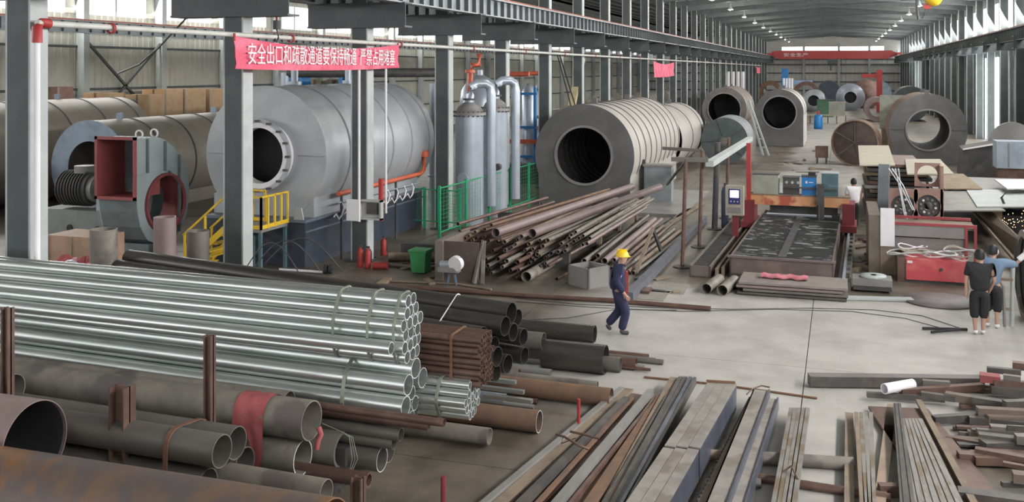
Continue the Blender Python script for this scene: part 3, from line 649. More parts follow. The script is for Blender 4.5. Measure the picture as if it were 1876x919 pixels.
# square duct behind ring tank
d = 64; q = atD(1634, 205, d)
t = thing('square_duct', 'pale square duct transition to the left of the ring drum', 'duct', (q.x, q.y, 0))
h = 31 * d / 1800
M().add([(q.x - .75, q.y, q.z - h), (q.x + .75, q.y, q.z - h), (q.x + .75, q.y, q.z + h), (q.x - .75, q.y, q.z + h), (q.x - .2, q.y + 3, q.z - h * .7), (q.x + 1.2, q.y + 3, q.z - h * .7), (q.x + 1.2, q.y + 3, q.z + h * .7), (q.x - .2, q.y + 3, q.z + h * .7)],
        [(0, 1, 2, 3), (0, 4, 5, 1), (1, 5, 6, 2), (2, 6, 7, 3), (3, 7, 4, 0), (7, 6, 5, 4)]).build('transition', mat('pale_duct', (0.36, 0.36, 0.31)), t)
M().box(q.x - .6, q.x + .6, q.y + 0.1, q.y + 2, 0, q.z - h).build('stand', timber, t)
far = [(1668, 190, 32, 'dark green-grey', 'drum behind the ring drum', colpaint, 0.0), (1558, 178, 25, 'silver', 'cone-ended tank with a small dark mouth in the far middle', vessel, 0.42),
       (1491, 184, 20, 'grey', 'cone-ended tank beside the square-based tank', tankgrey, 0.5), (1477, 172, 23, 'brown', 'ring rim standing behind the square-based tank', brownpipe, 0.7),
       (1411, 168, 20, 'orange', 'ring rim far behind the ribbed drum', orangerust, 0.6), (1386, 172, 14, 'grey', 'open drum far behind the ribbed drum', tankgrey, 0.7),
       (1518, 168, 20, 'dark blue-grey', 'closed drum in the far middle of the hall', navy, 0.0), (1588, 172, 26, 'maroon', 'drum end behind the silver cone tank', brownpipe, 0.0),
       (1607, 200, 22, 'mauve-grey', 'open ring tank left of the pale square duct', mauve, 0.6), (1610, 170, 22, 'pale blue', 'drum behind the pale square duct', facebluish, 0.0)]
for px, py, r, cn, nm, mm, hf in far:  # some far colours are muted to put the hall's haze into them
    q, R = onfloor(px, py, r)
    if 'maroon' in cn or 'pale blue' in cn or 'dark blue' in cn or 'ring rim' in nm: q, R = onfloor(px, py, r); 
    L = 1.6 if 'ring rim' in nm else 5
    t = tank('far_drum', '%s %s' % (cn, nm), q.x, q.y, R, R, L, (R * hf), mm, mm, nb=2, band=seam, n=36, inner=darkin, lug=False, rim=hf > 0)
    if 'cone' in nm:
        M().lathe([(R * hf, -1.0), (R * hf + 0.1, -1.0), (R, -0.05)], (q.x, q.y, R), 30, axis='Y').build('cone', mm, t); M().tube((q.x, q.y - .4, R), (q.x, q.y - .38, R), R * hf, n=24).build('mouth', darkin, t)
# far bits: blue column, red jib, white boxes, bench, blue barrel
def cyl_thing(name, lab, cat, px, py, d, r, z0, z1, m):
    q = atD(px, py, d); t = tag(M().tube((q.x, q.y, z0), (q.x, q.y, z1), r, n=14).build(name, m, None, (q.x, q.y, z0)), lab, cat); return t
q = atD(1438, 140, 150); t = thing('welding_manipulator', 'blue welding column standing far down the hall', 'machine', (q.x, q.y, 0))
M().box(q.x - .5, q.x + .5, q.y - .3, q.y + .3, 0, 5.6).build('mast', blue, t); M().box(q.x, q.x + 4, q.y - .2, q.y + .2, 3.2, 3.8).build('boom', mat('pale_blue_paint', (0.3, 0.45, 0.7)), t)
q = atD(1611, 140, 126); t = thing('jib_crane', 'red jib post standing far down the hall at right', 'crane', (q.x, q.y, 0))
M().box(q.x - .35, q.x + .35, q.y - .3, q.y + .3, 0, 5.4).build('mast', redp, t); M().box(q.x - 2.2, q.x, q.y - .2, q.y + .2, 4.4, 4.9).build('boom', redp, t)
t = thing('work_bench', 'long pale bench across the aisle in front of the far tanks', 'bench', at(1510, 226, 0)); q = t.location
M().box(q.x - 3.2, q.x + 2.2, q.y - .4, q.y + .5, 0.78, 0.9).build('bench_top', sheetpale, t)
for k in range(7): M().box(q.x - 3.1 + k * .85, q.x - 3.0 + k * .85, q.y - .35, q.y - .25, 0, .78).build('leg', brownpipe, t)
t = thing('cabinet', 'pale grey box cabinet sitting on the far bench', 'cabinet', (q.x + 1.1, q.y, 0.9))
M().box(q.x + .45, q.x + 2.0, q.y - .3, q.y + .4, 0.9, 2.1).build('body', mat('box_grey', (0.33, 0.33, 0.29)), t); M().box(q.x + .42, q.x + 2.03, q.y - .33, q.y + .43, 2.1, 2.18).build('lid', sheetpale, t)
q = at(1499, 236, 0); t = thing('blue_barrel', 'small blue barrel on the aisle floor by the far bench', 'barrel', q)
M().lathe([(0.0, 0), (.38, 0), (.4, .4), (.38, 1.1), (.3, 1.3), (0, 1.32)], q, 16).build('drum', blue, t); M().tube(q + Vector((0, 0, 1.3)), q + Vector((0, 0, 1.65)), .12, n=10).build('cap', redp, t)
q = at(1512, 214, 0); t = thing('green_cabinet', 'green machine cabinet far down the middle of the hall', 'cabinet', q)
M().box(q.x - .9, q.x + .9, q.y - .3, q.y + .8, 0, 1.9).build('body', mat('hazed_green', (0.07, 0.17, 0.1)), t); M().box(q.x - .95, q.x + .95, q.y - .35, q.y + .85, 1.9, 2.0).build('lid', darkgear, t)  # green muted, distance haze put into the colour
# row of slim white cylinders far left of the aisle
for k in range(5):
    q = atD(1325 + k * 9, 150, 118); o = M().tube((q.x, q.y, 0), (q.x, q.y, 5.2), 0.2, n=10).build('white_tube', white, None, (q.x, q.y, 0)); tag(o, 'slim white vertical tube in a row far down the left side', 'tube', 'far white tubes')
for k in range(4):
    q = atD(1436 + k * 5, 150, 118); o = M().tube((q.x, q.y, 0), (q.x, q.y, 4.4), 0.13, n=10).build('white_tube', white, None, (q.x, q.y, 0)); tag(o, 'slim white vertical tube above the square-based tank', 'tube', 'white tubes in the middle')

# ================================================================== OVERHEAD
Yc = 176.0
t = thing('bridge_crane', 'red overhead bridge crane spanning the far end of the hall', 'crane', (-1.5, Yc, 7.9))
xl, xr = BX + 1.75, RX - 1.4
m = M(); pr = [(xl, 8.6), (xl, 7.9), (xl + 1.2, 7.3), (xr - 1.6, 7.3), (xr, 7.9), (xr, 8.3), (xr - 1.0, 8.7), (xl + 1, 8.8)]
m.prism([(x, Yc, z - 0.05) for x, z in pr], (0, 0.6, 0)); m.build('bridge_beam', redp, t)
M().box(xl - 0.6, xl + 0.2, Yc - 1.5, Yc + 2, 7.99, 8.3).build('end_truck', redp, t); M().box(xr - 0.2, xr + 0.6, Yc - 1.5, Yc + 2, 7.99, 8.3).build('end_truck', redp, t)
M().box(-2.1, -0.6, Yc - .1, Yc + .8, 6.4, 7.25).build('trolley', colpaint, t); M().tube((-1.6, Yc + .2, 5.3), (-1.6, Yc + .2, 6.4), 0.12, n=6).build('hook', darkgear, t)
def text(body, size, loc, rot, m, parent, name='lettering', ext=0.004, sx=1.0, shear=0.0):
    cu = bpy.data.curves.new(name, 'FONT'); cu.body = body; cu.size = size; cu.extrude = ext; cu.shear = shear
    cu.align_x = 'CENTER'; cu.align_y = 'CENTER'; cu.materials.append(m)
    tmp = bpy.data.objects.new(name + '_curve', cu); COL.objects.link(tmp)
    dg = bpy.context.evaluated_depsgraph_get(); me = bpy.data.meshes.new_from_object(tmp.evaluated_get(dg)); bpy.data.objects.remove(tmp)
    me.materials.clear(); me.materials.append(m)
    o = bpy.data.objects.new(name, me); COL.objects.link(o); o.parent = parent
    o.location = Vector(loc) - parent.location; o.rotation_euler = rot; o.scale = (sx, 1, 1); return o
text('安全生产', 0.7, (-7.3, Yc - 0.06, 7.95), (math.pi / 2, 0, 0), white, t, sx=1.5)
# near hoist hanging into the top right of the frame
q = atD(1702, 12, 38); t = thing('hanging_hoist', 'yellow hook block with green hoist at the top edge of the photo', 'crane', q)
M().lathe([(0, -.32), (.2, -.27), (.32, -.1), (.33, .1), (.2, .3), (0, .34)], q + Vector((0.15, 0, .32)), 20).build('hook_block', yellow, t)
M().box(q.x - 1.0, q.x + 1.3, q.y + .1, q.y + .7, q.z + .3, q.z + .9).build('hoist_body', teal, t)
M().path([q + Vector((-.45, 0, .3)), q + Vector((-.42, 0, -.2)), q + Vector((-.38, 0, -.5))], 0.05, 6).build('pendant_cable', darkgear, t)
M().path([q + Vector((-.1, 0, .1)), q + Vector((-.14, 0, -.25)), q + Vector((-.25, 0, -.45))], 0.035, 6).build('hook', darkgear, t)
M().box(q.x - .2, q.x + .05, q.y - .1, q.y + .1, q.z - .1, q.z + .08).build('limit_switch', redp, t)
# water pipe along the column row
PX = BX + 0.75
pz = 6.2
t = thing('water_main', 'cream water pipe running along the column row, with a red elbow at its near end', 'pipe', (PX, 13.2, pz))
y0 = atX(68, 42, PX).y; pz = atX(68, 42, PX).z
zend = 6.1
M().path([(PX, y0, pz), (PX, 60, pz - 0.02), (PX, 165, pz - 0.05)], 0.055, 10).build('pipe', whitep, t)
M().path([(PX, y0, pz - 0.15), (PX, y0, 0.3)], 0.05, 10).build('down_pipe', white, t)
M().path([(PX, y0 + 0.25, pz), (PX, y0 + .1, pz), (PX, y0, pz - .08), (PX, y0, pz - 0.32)], 0.085, 12).build('elbow', redp, t)
for k in range(22):
    y = y0 + 1.7 + 6.05 * k
    M().lathe([(.08, -.03), (.1, -.03), (.1, .03), (.08, .03)], (PX, y, pz - .02), 10, axis='Y').build('clamp', redp, t)
for px, lab in ((658, 'left white down pipe at the banner\'s right column'), (707, 'right white down pipe beside the banner\'s right column')):
    q = atX(px, 200, PX); z0 = 1.3
    tag(M().tube((PX, q.y, z0), (PX, q.y, 5.9), 0.035, n=8).build('down_pipe', white, None, (PX, q.y, z0)), lab, 'pipe')
# banner
YA, YB = atX(428, 66, PX + .1).y, atX(728, 82, PX + .1).y
TSX = 0.72
def bannerthing(name, lab, ya, yb, zt0, zb0, zt1, zb1, txt, size, sag=0.18, X=PX + .14):
    t = thing(name, lab, 'banner', (X, ya, zb0)); n = 40; vs = []; fs = []; rows = 6
    for i in range(n + 1):
        u = i / n; y = ya + (yb - ya) * u; tz = zt0 + (zt1 - zt0) * u - sag * 4 * u * (1 - u); bz = zb0 + (zb1 - zb0) * u - sag * .3 * 4 * u * (1 - u)
        for j in range(rows + 1):
            w = j / rows; x = X + 0.02 * math.sin(u * 40 + j) + 0.015 * math.sin(u * 13 + j * 2)
            vs.append((x, y, bz + (tz - bz) * w))
    nn = len(vs); vs += [(x - 0.012, y, z) for x, y, z in vs]
    for i in range(n):
        for j in range(rows):
            a = i * (rows + 1) + j; b = a + rows + 1
            fs += [(a, b, b + 1, a + 1), (nn + a + 1, nn + b + 1, nn + b, nn + a)]
    M().add(vs, fs, True).build('cloth', banner_m, t)
    if txt:
        text(txt, size, (X + 0.055, (ya + yb) / 2, (zt0 + zb0 + zt1 + zb1) / 4 - sag * 0.4), (math.pi / 2, 0, math.pi / 2), white, t, ext=0.006, sx=TSX)
    return t
za, zb = atX(428, 66, PX + .1).z, atX(428, 126, PX + .1).z
zc, zd = atX(728, 82, PX + .1).z, atX(728, 124, PX + .1).z
bt = bannerthing('safety_banner', 'pink-red cloth safety banner with white characters hanging from the water pipe', YA, YB, za, zb, zc, zd, '安全出口和疏散通道要保持畅通  严禁占用堵塞', 0.5)
for y in (YA, YB): M().box(PX + .1, PX + .14, y - .02, y + .02, min(za, zc) - .1, max(za, zc) + .05).build('tie', redp, bt)
yA, yB = atX(1197, 115, PX + .1).y, atX(1234, 115, PX + .1).y
bannerthing('safety_banner', 'second smaller pink banner hanging further along the water pipe', yA, yB, 6.0, 4.9, 6.0, 4.95, None, .3)
yA = atX(1386, 128, PX + .1).y
bannerthing('safety_banner', 'tiny distant pink banner near the far end of the water pipe', yA, yA + 7, 5.9, 4.9, 5.9, 4.9, None, .3)
# chain hoist above banner
q = atX(507, 40, PX + .25); t = thing('chain_hook', 'rusty chain and hook hanging in front of the red banner', 'hook', (q.x, q.y, atX(507, 78, PX + .25).z))
zt, zb_ = atX(507, 0, PX + .25).z + 1.2, atX(507, 78, PX + .25).z
M().path([(q.x, q.y, zt), (q.x, q.y, zb_ + .45)], 0.03, 6).build('chain', redp, t); M().tube((q.x, q.y, zb_ + .3), (q.x, q.y, zb_ + .5), 0.09, n=10).build('hook_block', darkgear, t)
M().path([(q.x, q.y, zb_ + .3), (q.x, q.y + .06, zb_ + .2), (q.x, q.y + .07, zb_ + .1), (q.x, q.y, zb_ + .02), (q.x, q.y - .07, zb_ + .08)], 0.025, 6).build('hook', darkgear, t)
# slack cable at the left
pts = [atD(372, 0, 30), atD(330, 45, 30), atD(290, 88, 31), atD(255, 118, 32), atD(215, 135, 34)]
tag(M().path(pts, 0.03, 6).build('slack_cable', darkgear, None, pts[0]), 'dark slack cable slanting down in front of the left sheet wall', 'cable')
# electrical box on column C, extinguishers, bin
ycC = 12.8 + 6.05 * 2
q = atY(685, 382, ycC - .2); t = thing('electrical_box', 'open white electrical box on the column at the banner\'s right end', 'box', (q.x, q.y, q.z))
m = M(); x0, x1, z0, z1 = q.x - .42, q.x + .28, q.z - .3, q.z + .25
for a in ((x0, x1, z0, z0 + .05), (x0, x1, z1 - .05, z1), (x0, x0 + .05, z0, z1), (x1 - .05, x1, z0, z1)): m.box(a[0], a[1], q.y - .12, q.y + .03, a[2], a[3])
m.box(x0, x1, q.y + .02, q.y + .04, z0, z1); m.build('case', mat('box_cream', (0.5, 0.5, 0.47)), t)
M().box(x0 - .36, x0, q.y - .14, q.y - .11, z0 - .05, z1).build('door', white, t)
M().box(q.x - .2, q.x + .12, q.y - .06, q.y + .02, q.z - .15, q.z + .15).build('breaker', darkgear, t)
for k, (px, py, lab) in enumerate(((660, 489, 'left red fire extinguisher at the foot of the banner column'), (674, 491, 'middle red fire extinguisher at the foot of the banner column'), (703, 470, 'red fire extinguisher right of the banner column'))):
    q = at(px, py); t = thing('fire_extinguisher', lab, 'extinguisher', q)
    M().lathe([(0, 0), (.085, 0), (.09, .05), (.09, .42), (.06, .5), (.025, .53), (.025, .56), (0, .56)], q, 14).build('cylinder', redp, t)
    M().box(q.x - .05, q.x + .05, q.y - .02, q.y + .02, .55, .6).build('handle', darkgear, t); M().path([q + Vector((.04, 0, .56)), q + Vector((.11, 0, .45)), q + Vector((.11, 0, .15))], .012, 5).build('hose', darkin, t)
q = at(684, 493); tag(M().tube(q + Vector((-.02, 0, .1)), q + Vector((.38, .1, .1)), .095, n=14).build('fire_extinguisher', redp, None, q), 'red fire extinguisher lying on the floor beside the standing pair', 'extinguisher')
q = atX(698, 400, PX - .1); tag(M().box(q.x - .05, q.x + .05, q.y - .06, q.y + .06, 1.1, 2.3).build('red_conduit', redp, None, (q.x, q.y, 1.1)), 'red vertical strip behind the banner column', 'pipe')
q = at(771, 499); t = thing('wheelie_bin', 'green plastic bin standing by the rusty plate box', 'bin', q)
w = .23; m = M(); m.add([(q.x - w * .8, q.y - w * .8, 0.03), (q.x + w * .8, q.y - w * .8, 0.03), (q.x + w * .8, q.y + w * .8, 0.03), (q.x - w * .8, q.y + w * .8, 0.03), (q.x - w, q.y - w, .58), (q.x + w, q.y - w, .58), (q.x + w, q.y + w, .58), (q.x - w, q.y + w, .58)], [(0, 3, 2, 1), (4, 5, 6, 7), (0, 1, 5, 4), (1, 2, 6, 5), (2, 3, 7, 6), (3, 0, 4, 7)]); m.build('body', bin_m, t)
M().box(q.x - w - .03, q.x + w + .03, q.y - w - .03, q.y + w + .03, .58, .63).build('lid', bin_m, t); M().tube(q + Vector((-.2, w, .05)), q + Vector((.2, w, .05)), .05, n=10).build('wheel', darkin, t)

# ================================================================== BLOWER AND LEFT BAY FLOOR
fx, fy = -18.95, 23.0
t = thing('centrifugal_blower', 'grey blower housing with dark red square outlet and round red inlet ring', 'blower', (fx, fy + 1.2, 0))
prof = [(0.0, 3.45), (0.9, 3.45), (1.25, 3.35), (1.7, 3.08), (2.1, 2.65), (2.35, 2.15), (2.42, 1.6), (2.3, 1.05), (2.0, 0.6), (1.55, 0.3), (1.0, 0.28), (0.5, 0.5), (0.22, 0.9), (0.1, 1.35), (0.05, 1.7), (0.0, 1.74)]
icy, icz, icr = 1.25, 1.48, 0.8
# side plates with round hole: polar sampling of the outline around the inlet centre
def polar(poly, cy, cz, a):
    best = 0; dy, dz = math.cos(a), math.sin(a)
    for i in range(len(poly)):
        (y1, z1), (y2, z2) = poly[i], poly[(i + 1) % len(poly)]
        y1 -= cy; y2 -= cy; z1 -= cz; z2 -= cz
        ex, ez = y2 - y1, z2 - z1; den = dy * ez - dz * ex
        if abs(den) < 1e-9: continue
        tt = (y1 * ez - z1 * ex) / den; u = (y1 * dz - z1 * dy) / den
        if tt > 0 and -1e-6 <= u <= 1 + 1e-6: best = max(best, tt)
    return best
def sideplate(x, th, hole):
    m = M(); n = 96; A = []; B = []
    for j in range(n):
        a = 2 * math.pi * (j + .5) / n; r = polar(prof, icy, icz, a)
        A.append((x, fy + icy + r * math.cos(a), icz + r * math.sin(a))); B.append((x, fy + icy + hole * math.cos(a), icz + hole * math.sin(a)))
    A2 = [(px + th, y, z) for px, y, z in A]; B2 = [(px + th, y, z) for px, y, z in B]
    m.rings([A, B], n, smooth=False); m.rings([B, B2], n); m.rings([B2, A2], n, smooth=False); m.rings([A2, A], n, smooth=False); return m
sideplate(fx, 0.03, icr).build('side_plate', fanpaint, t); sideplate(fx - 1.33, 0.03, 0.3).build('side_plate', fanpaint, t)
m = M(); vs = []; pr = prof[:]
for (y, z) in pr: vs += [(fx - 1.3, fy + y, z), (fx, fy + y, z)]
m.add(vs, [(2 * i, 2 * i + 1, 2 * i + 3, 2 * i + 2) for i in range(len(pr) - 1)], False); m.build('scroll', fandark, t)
m = M(); x0, x1, z0, z1, y = fx - 1.36, fx + 0.06, 1.7, 3.5, fy
for a in ((x0, x1, z0, z0 + .09), (x0, x1, z1 - .09, z1), (x0, x0 + .09, z0, z1), (x1 - .09, x1, z0, z1)): m.box(a[0], a[1], y - .06, y, a[2], a[3])
m.build('outlet_flange', redlead, t)
m = M(); m.box(fx - 1.28, fx - 1.27, fy, fy + 1.1, 1.78, 3.4); m.box(fx - .03, fx - .02, fy, fy + 1.1, 1.78, 3.4); m.box(fx - 1.28, fx - .02, fy, fy + 1.1, 1.76, 1.78); m.build('outlet_lining', redlead, t)
M().lathe([(icr + .08, .1), (icr + .08, .0), (icr, .0), (icr, .1), (icr + .08, .1)], (fx + .03, fy + icy, icz), 48, axis='X').build('inlet_ring', redlead, t)
M().lathe([(icr + .0, .02), (icr - .12, -.55), (icr - .1, -.55), (icr, -.02)], (fx, fy + icy, icz), 48, axis='X').build('inlet_cone', redlead, t)
for yy in (0.42, 1.2): M().box(fx + .03, fx + .1, fy + yy, fy + yy + .06, 2.45 if yy < 1 else 2.42, 3.42 if yy < 1 else 3.3).build('stiffener', fandark, t)
M().box(fx + .03, fx + .1, fy + 1.85, fy + 1.91, 0.55, 2.85).build('stiffener', fandark, t); M().box(fx + .03, fx + .08, fy, fy + 1.2, 2.38, 2.43).build('stiffener', fanpaint, t)
M().bar((fx + .07, fy + 1.4, 2.4), (fx + .07, fy + 1.87, 2.0), .06, .06).build('stiffener', fandark, t)
for yy in (0.3, 0.95): M().lathe([(.1, -.02), (.14, -.02), (.14, .02), (.1, .02), (.1, -.02)], (fx - .1, fy + yy, 3.55), 12, axis='Y').build('lifting_eye', white, t)
M().box(fx - 1.2, fx - .1, fy + .7, fy + 1.9, 0, .34).build('foot', fandark, t)
# pedestal with motor
q = atD(140, 425, 29.5); t = thing('fan_motor', 'dark ribbed electric motor and bearing on a grey plinth left of the blower', 'motor', (q.x, q.y, 0))
X, Y = q.x - .35, q.y + .6
M().box(X - 1.5, X + 1.25, Y - .1, Y + .9, 0, 1.1).build('plinth', mat('plinth_grey', (0.22, 0.23, 0.22)), t)
for dx in (-.35, .7): M().tube((X + dx, Y - .13, .55), (X + dx, Y - .1, .55), .11, n=16).build('plinth_hole', darkin, t)
M().tube((X - .95, Y + .4, 1.72), (X + .15, Y + .4, 1.72), .5, n=24).build('motor_body', darkgear, t)
for k in range(9): M().tube((X - .9 + k * .11, Y + .4, 1.72), (X - .87 + k * .11, Y + .4, 1.72), .56, n=20).build('cooling_fin', darkgear, t)
M().tube((X + .15, Y + .4, 1.72), (X + .32, Y + .4, 1.72), .42, .1, n=20).build('end_bell', platem, t)
M().tube((X - .25, Y + .4, 2.2), (X - .25, Y + .4, 2.42), .3, n=16).build('terminal_cap', platem, t)
M().box(X + .55, X + .8, Y, Y + .5, 1.1, 1.95).build('bearing_block', fanpaint, t); M().box(X + .85, X + 1.2, Y, Y + .6, 1.1, 1.85).build('coupling_guard', darkgear, t)
M().tube((X + .3, Y + .3, 1.72), (X + 1.3, Y + .3, 1.72), .09, n=10).build('shaft', platem, t)
# standing pipe stubs
for px, ptop, d, rp, mm, lab in ((190, 419, 19.5, 24, greypipe, 'silver-grey pipe stub standing upright in front of the blower, leftmost of three'), (302, 397, 21, 20, mauve, 'mauve-grey pipe stub standing upright before the blower inlet'), (363, 422, 21.5, 20, dullpipe, 'dark grey pipe stub standing upright, rightmost of the three')):
    q = atD(px, ptop, d); R = rp * d / 1800
    o = M().tube((q.x, q.y, 0), (q.x, q.y, q.z), R, R - .02, n=32).build('pipe_stub', mm, None, (q.x, q.y, 0)); tag(o, lab, 'pipe')
q = atD(135, 470, 24); t = thing('wooden_crate', 'tan wooden crate with red print beside the first column', 'crate', (q.x, q.y, 0))
M().box(q.x - .75, q.x + .75, q.y - .1, q.y + .9, 0, 1.35).build('crate_body', mat('crate_wood', (0.42, 0.27, 0.18)), t)
for k in (-.7, 0, .7): M().box(q.x + k - .05, q.x + k + .05, q.y - .14, q.y - .1, 0, 1.35).build('batten', timber, t)
M().box(q.x - .35, q.x - .1, q.y - .115, q.y - .1, .55, .8).build('print', redp, t)
random.seed(12)
for k in range(9):
    q = atD(110 + k * 9, 490 + (k % 3) * 4, 21.5 + (k % 2) * .7); m = M(); rr = random.uniform(.16, .26)
    m.lathe([(rr * .8, 0), (rr, rr * .5), (rr * .8, rr * 1.1), (rr * .3, rr * 1.5), (0, rr * 1.5)], (q.x, q.y, 0.9), 7, smooth=False)
    tag(m.build('rag', [banner_m, clothred, plastic, mat('pink_cloth', (0.7, 0.35, 0.42)), blue, clothred][k % 6], None, (q.x, q.y, .9)), 'crumpled coloured rag or bag in the heap beside the first column', 'rag', 'rags by the first column')
q = atD(140, 495, 21.8); tag(M().box(q.x - .8, q.x + .8, q.y - .5, q.y + .5, 0.0, .9).build('rag_bin', darkgear, None, (q.x, q.y, 0)), 'dark low box under the rag heap by the first column', 'box')
q = atD(226, 475, 21.5); o = M().tube((q.x, q.y, .45), (q.x + .1, q.y + .25, .45), .42, .12, n=28).build('cable_reel', platem, None, (q.x, q.y, 0)); tag(o, 'grey round reel standing beside the silver-grey pipe stub', 'reel')
# yellow platform, railing and stair in front of silver tank
px0, px1 = atD(405, 415, 26.0), atD(528, 415, 25.5)
t = thing('access_platform', 'steel platform with yellow railings and stair in front of the silver tank', 'platform', (X2, Y2 - 1.3, 0))
ya, yb, zt = Y2 - 1.9, Y2 - .6, 1.22
xa, xb = atY(412, 415, ya).x, atY(527, 415, yb).x
M().box(xa, xb, ya, yb, zt - .08, zt).build('deck', platem, t)
for x, y in ((xa + .05, ya + .05), (xb - .05, ya + .05), (xa + .05, yb - .05), (xb - .05, yb - .05)): M().box(x - .04, x + .04, y - .04, y + .04, 0, zt - .08).build('leg', teal, t)
def rail(p0, p1, nb, h=.85):
    p0 = Vector(p0); p1 = Vector(p1)
    M().bar(p0 + Vector((0, 0, h)), p1 + Vector((0, 0, h)), .05, .05).build('handrail', yellow, t)
    for k in range(nb + 1):
        a = p0.lerp(p1, k / nb); M().bar(a, a + Vector((0, 0, h)), .05, .05, up=(0, 1, 0)).build('baluster', yellow, t)
    M().bar(p0 + Vector((0, 0, .06)), p1 + Vector((0, 0, .06)), .03, .1).build('toe_board', yellow, t)
rail((xb, ya, zt), (xb, yb, zt), 4); rail((xb - 1.1, ya, zt), (xb, ya, zt), 3); rail((xa, ya, zt), (xa + .4, ya, zt), 1); rail((xa, yb, zt), (xa + .4, yb, zt), 1)
for yy in (ya + .05, yb - .05):
    M().bar((xa, yy, zt), (xa - 1.35, yy, 0.1), .05, .16).build('stringer', yellow, t); M().bar((xa, yy, zt + .85), (xa - 1.35, yy, .95), .05, .05).build('handrail', yellow, t)
    M().bar((xa - 1.3, yy, .1), (xa - 1.3, yy, .98), .05, .05, up=(0, 1, 0)).build('baluster', yellow, t); M().bar((xa - .65, yy, .6), (xa - .65, yy, 1.5), .05, .05, up=(0, 1, 0)).build('baluster', yellow, t)
for k in range(5): M().box(xa - .25 - k * .26, xa - .02 - k * .26, ya + .05, yb - .05, zt - .24 - k * .23, zt - .21 - k * .23).build('tread', yellow, t)
# gas train on the tank side
gx = BXr + .35
t = thing('burner_pipe_train', 'orange-red gas pipe with white hoses along the side of the silver tank', 'pipe', (gx, Y2 + 4, 0))
p0 = atX(620, 355, gx); p1 = atX(770, 318, gx)
M().path([p0, p1, p1 + Vector((0, .3, .1)), p1 + Vector((0, .35, .65))], .07, 10).build('gas_pipe', orangep, t)
M().tube(p1 + Vector((0, .35, .55)), p1 + Vector((0, .35, .75)), .16, n=12).build('valve', orangep, t)
M().path([p0 - Vector((0, 0, .25)), p1 - Vector((0, 0, .3))], .03, 6).build('rack_bar', vessel, t); M().path([p0 - Vector((0, 0, .55)), p1 - Vector((0, 0, .6))], .03, 6).build('rack_bar', darkgear, t)
for k in range(9):
    a = p0.lerp(p1, (k + .3) / 9.5)
    M().path([a + Vector((0, 0, -.25)), a + Vector((.08, 0, -.4)), a + Vector((.1, -.15, -.6)), a + Vector((.08, -.3, -.7)), a + Vector((.02, -.35, -.55)), a + Vector((0, -.45, -.62))], .025, 6).build('hose', white, t)
    if k % 3 == 0: M().box(a.x - .03, a.x + .03, a.y - .03, a.y + .03, 0, a.z).build('stand', darkgear, t)
# green mesh fence
def fence(name, lab, P0, P1, h, panels, bars):
    t = thing(name, lab, 'fence', P0); P0 = Vector(P0); P1 = Vector(P1)
    for k in range(panels + 1):
        a = P0.lerp(P1, k / panels); M().box(a.x - .04, a.x + .04, a.y - .04, a.y + .04, 0, h + .05).build('post', greenp, t)
    for z in (.25, h * .98, ): M().bar(P0 + Vector((0, 0, z)), P1 + Vector((0, 0, z)), .03, .04).build('rail', greenp, t)
    d = (P1 - P0); n = panels * bars
    for k in range(n):
        a = P0 + d * (k + .5) / n; M().bar(a + Vector((0, 0, .25)), a + Vector((0, 0, h)), .008, .008, up=(0, 1, 0)).build('mesh_wire', greenp, t)
    m = M()
    for k in range(9): z = .4 + k * (h - .5) / 9; m.bar(P0 + Vector((0, 0, z)), P1 + Vector((0, 0, z)), .006, .006)
    tag(m.build('mesh_cross_wire', greenp, t), kind='stuff')
F0 = at(805, 440); F1 = at(1000, 366)
fence('green_fence', 'green mesh fence running back in front of the two silver vessels', F0, F1, 1.68, 5, 9)
Fb = at(712, 414); fence('green_fence', 'green mesh fence panel between the banner column and the vessels', (Fb.x, F0.y + 2.2, 0), (F0.x - .1, F0.y + 2.0, 0), 1.35, 2, 12)
q = at(770, 480); t = thing('pipe_length', 'tan pipe length lying behind the green bin', 'pipe', q)
M().tube(at(712, 478) + Vector((0, 0, .12)), at(800, 480) + Vector((0, .2, .12)), .12, .1, n=18).build('tube', tanrust, t)
tag(M().tube(at(706, 487) + Vector((0, .0, .05)), at(790, 497) + Vector((0, 0, .05)), .05, n=10).build('pipe_length', dullpipe, None, at(706, 487)), 'thin dark pipe lying in front of the tan pipe by the bin', 'pipe')
t = thing('hose_loops', 'thin dark wire loops springing up behind the black pipes', 'cable', atD(480, 490, 20))
for k in range(3):
    pts = []; a0 = atD(450 + k * 18, 492, 19.5)
    for j in range(15): u = j / 14; pts.append(a0 + Vector((1.2 * u * (1 + .2 * k), 0, .55 * math.sin(math.pi * u) + .05 * k)))
    M().path(pts, .012, 5).build('wire_loop', darkgear, t)
q0, q1 = at(512, 496), at(592, 501)
tag(M().tube(q0 + Vector((0, 0, .04)), q1 + Vector((0, 0, .04)), .035, n=8).build('axle_rod', white, None, q0), 'pale rod lying on the floor, pointing at two small black wheels', 'rod')
for k in range(2): q = at(596 + k * 9, 501); tag(M().tube(q + Vector((-.03, 0, .12)), q + Vector((.05, .02, .12)), .12, .04, n=14).build('small_wheel', darkin, None, q), ['left small black wheel on the floor by the pale rod', 'right small black wheel on the floor by the pale rod'][k], 'wheel')

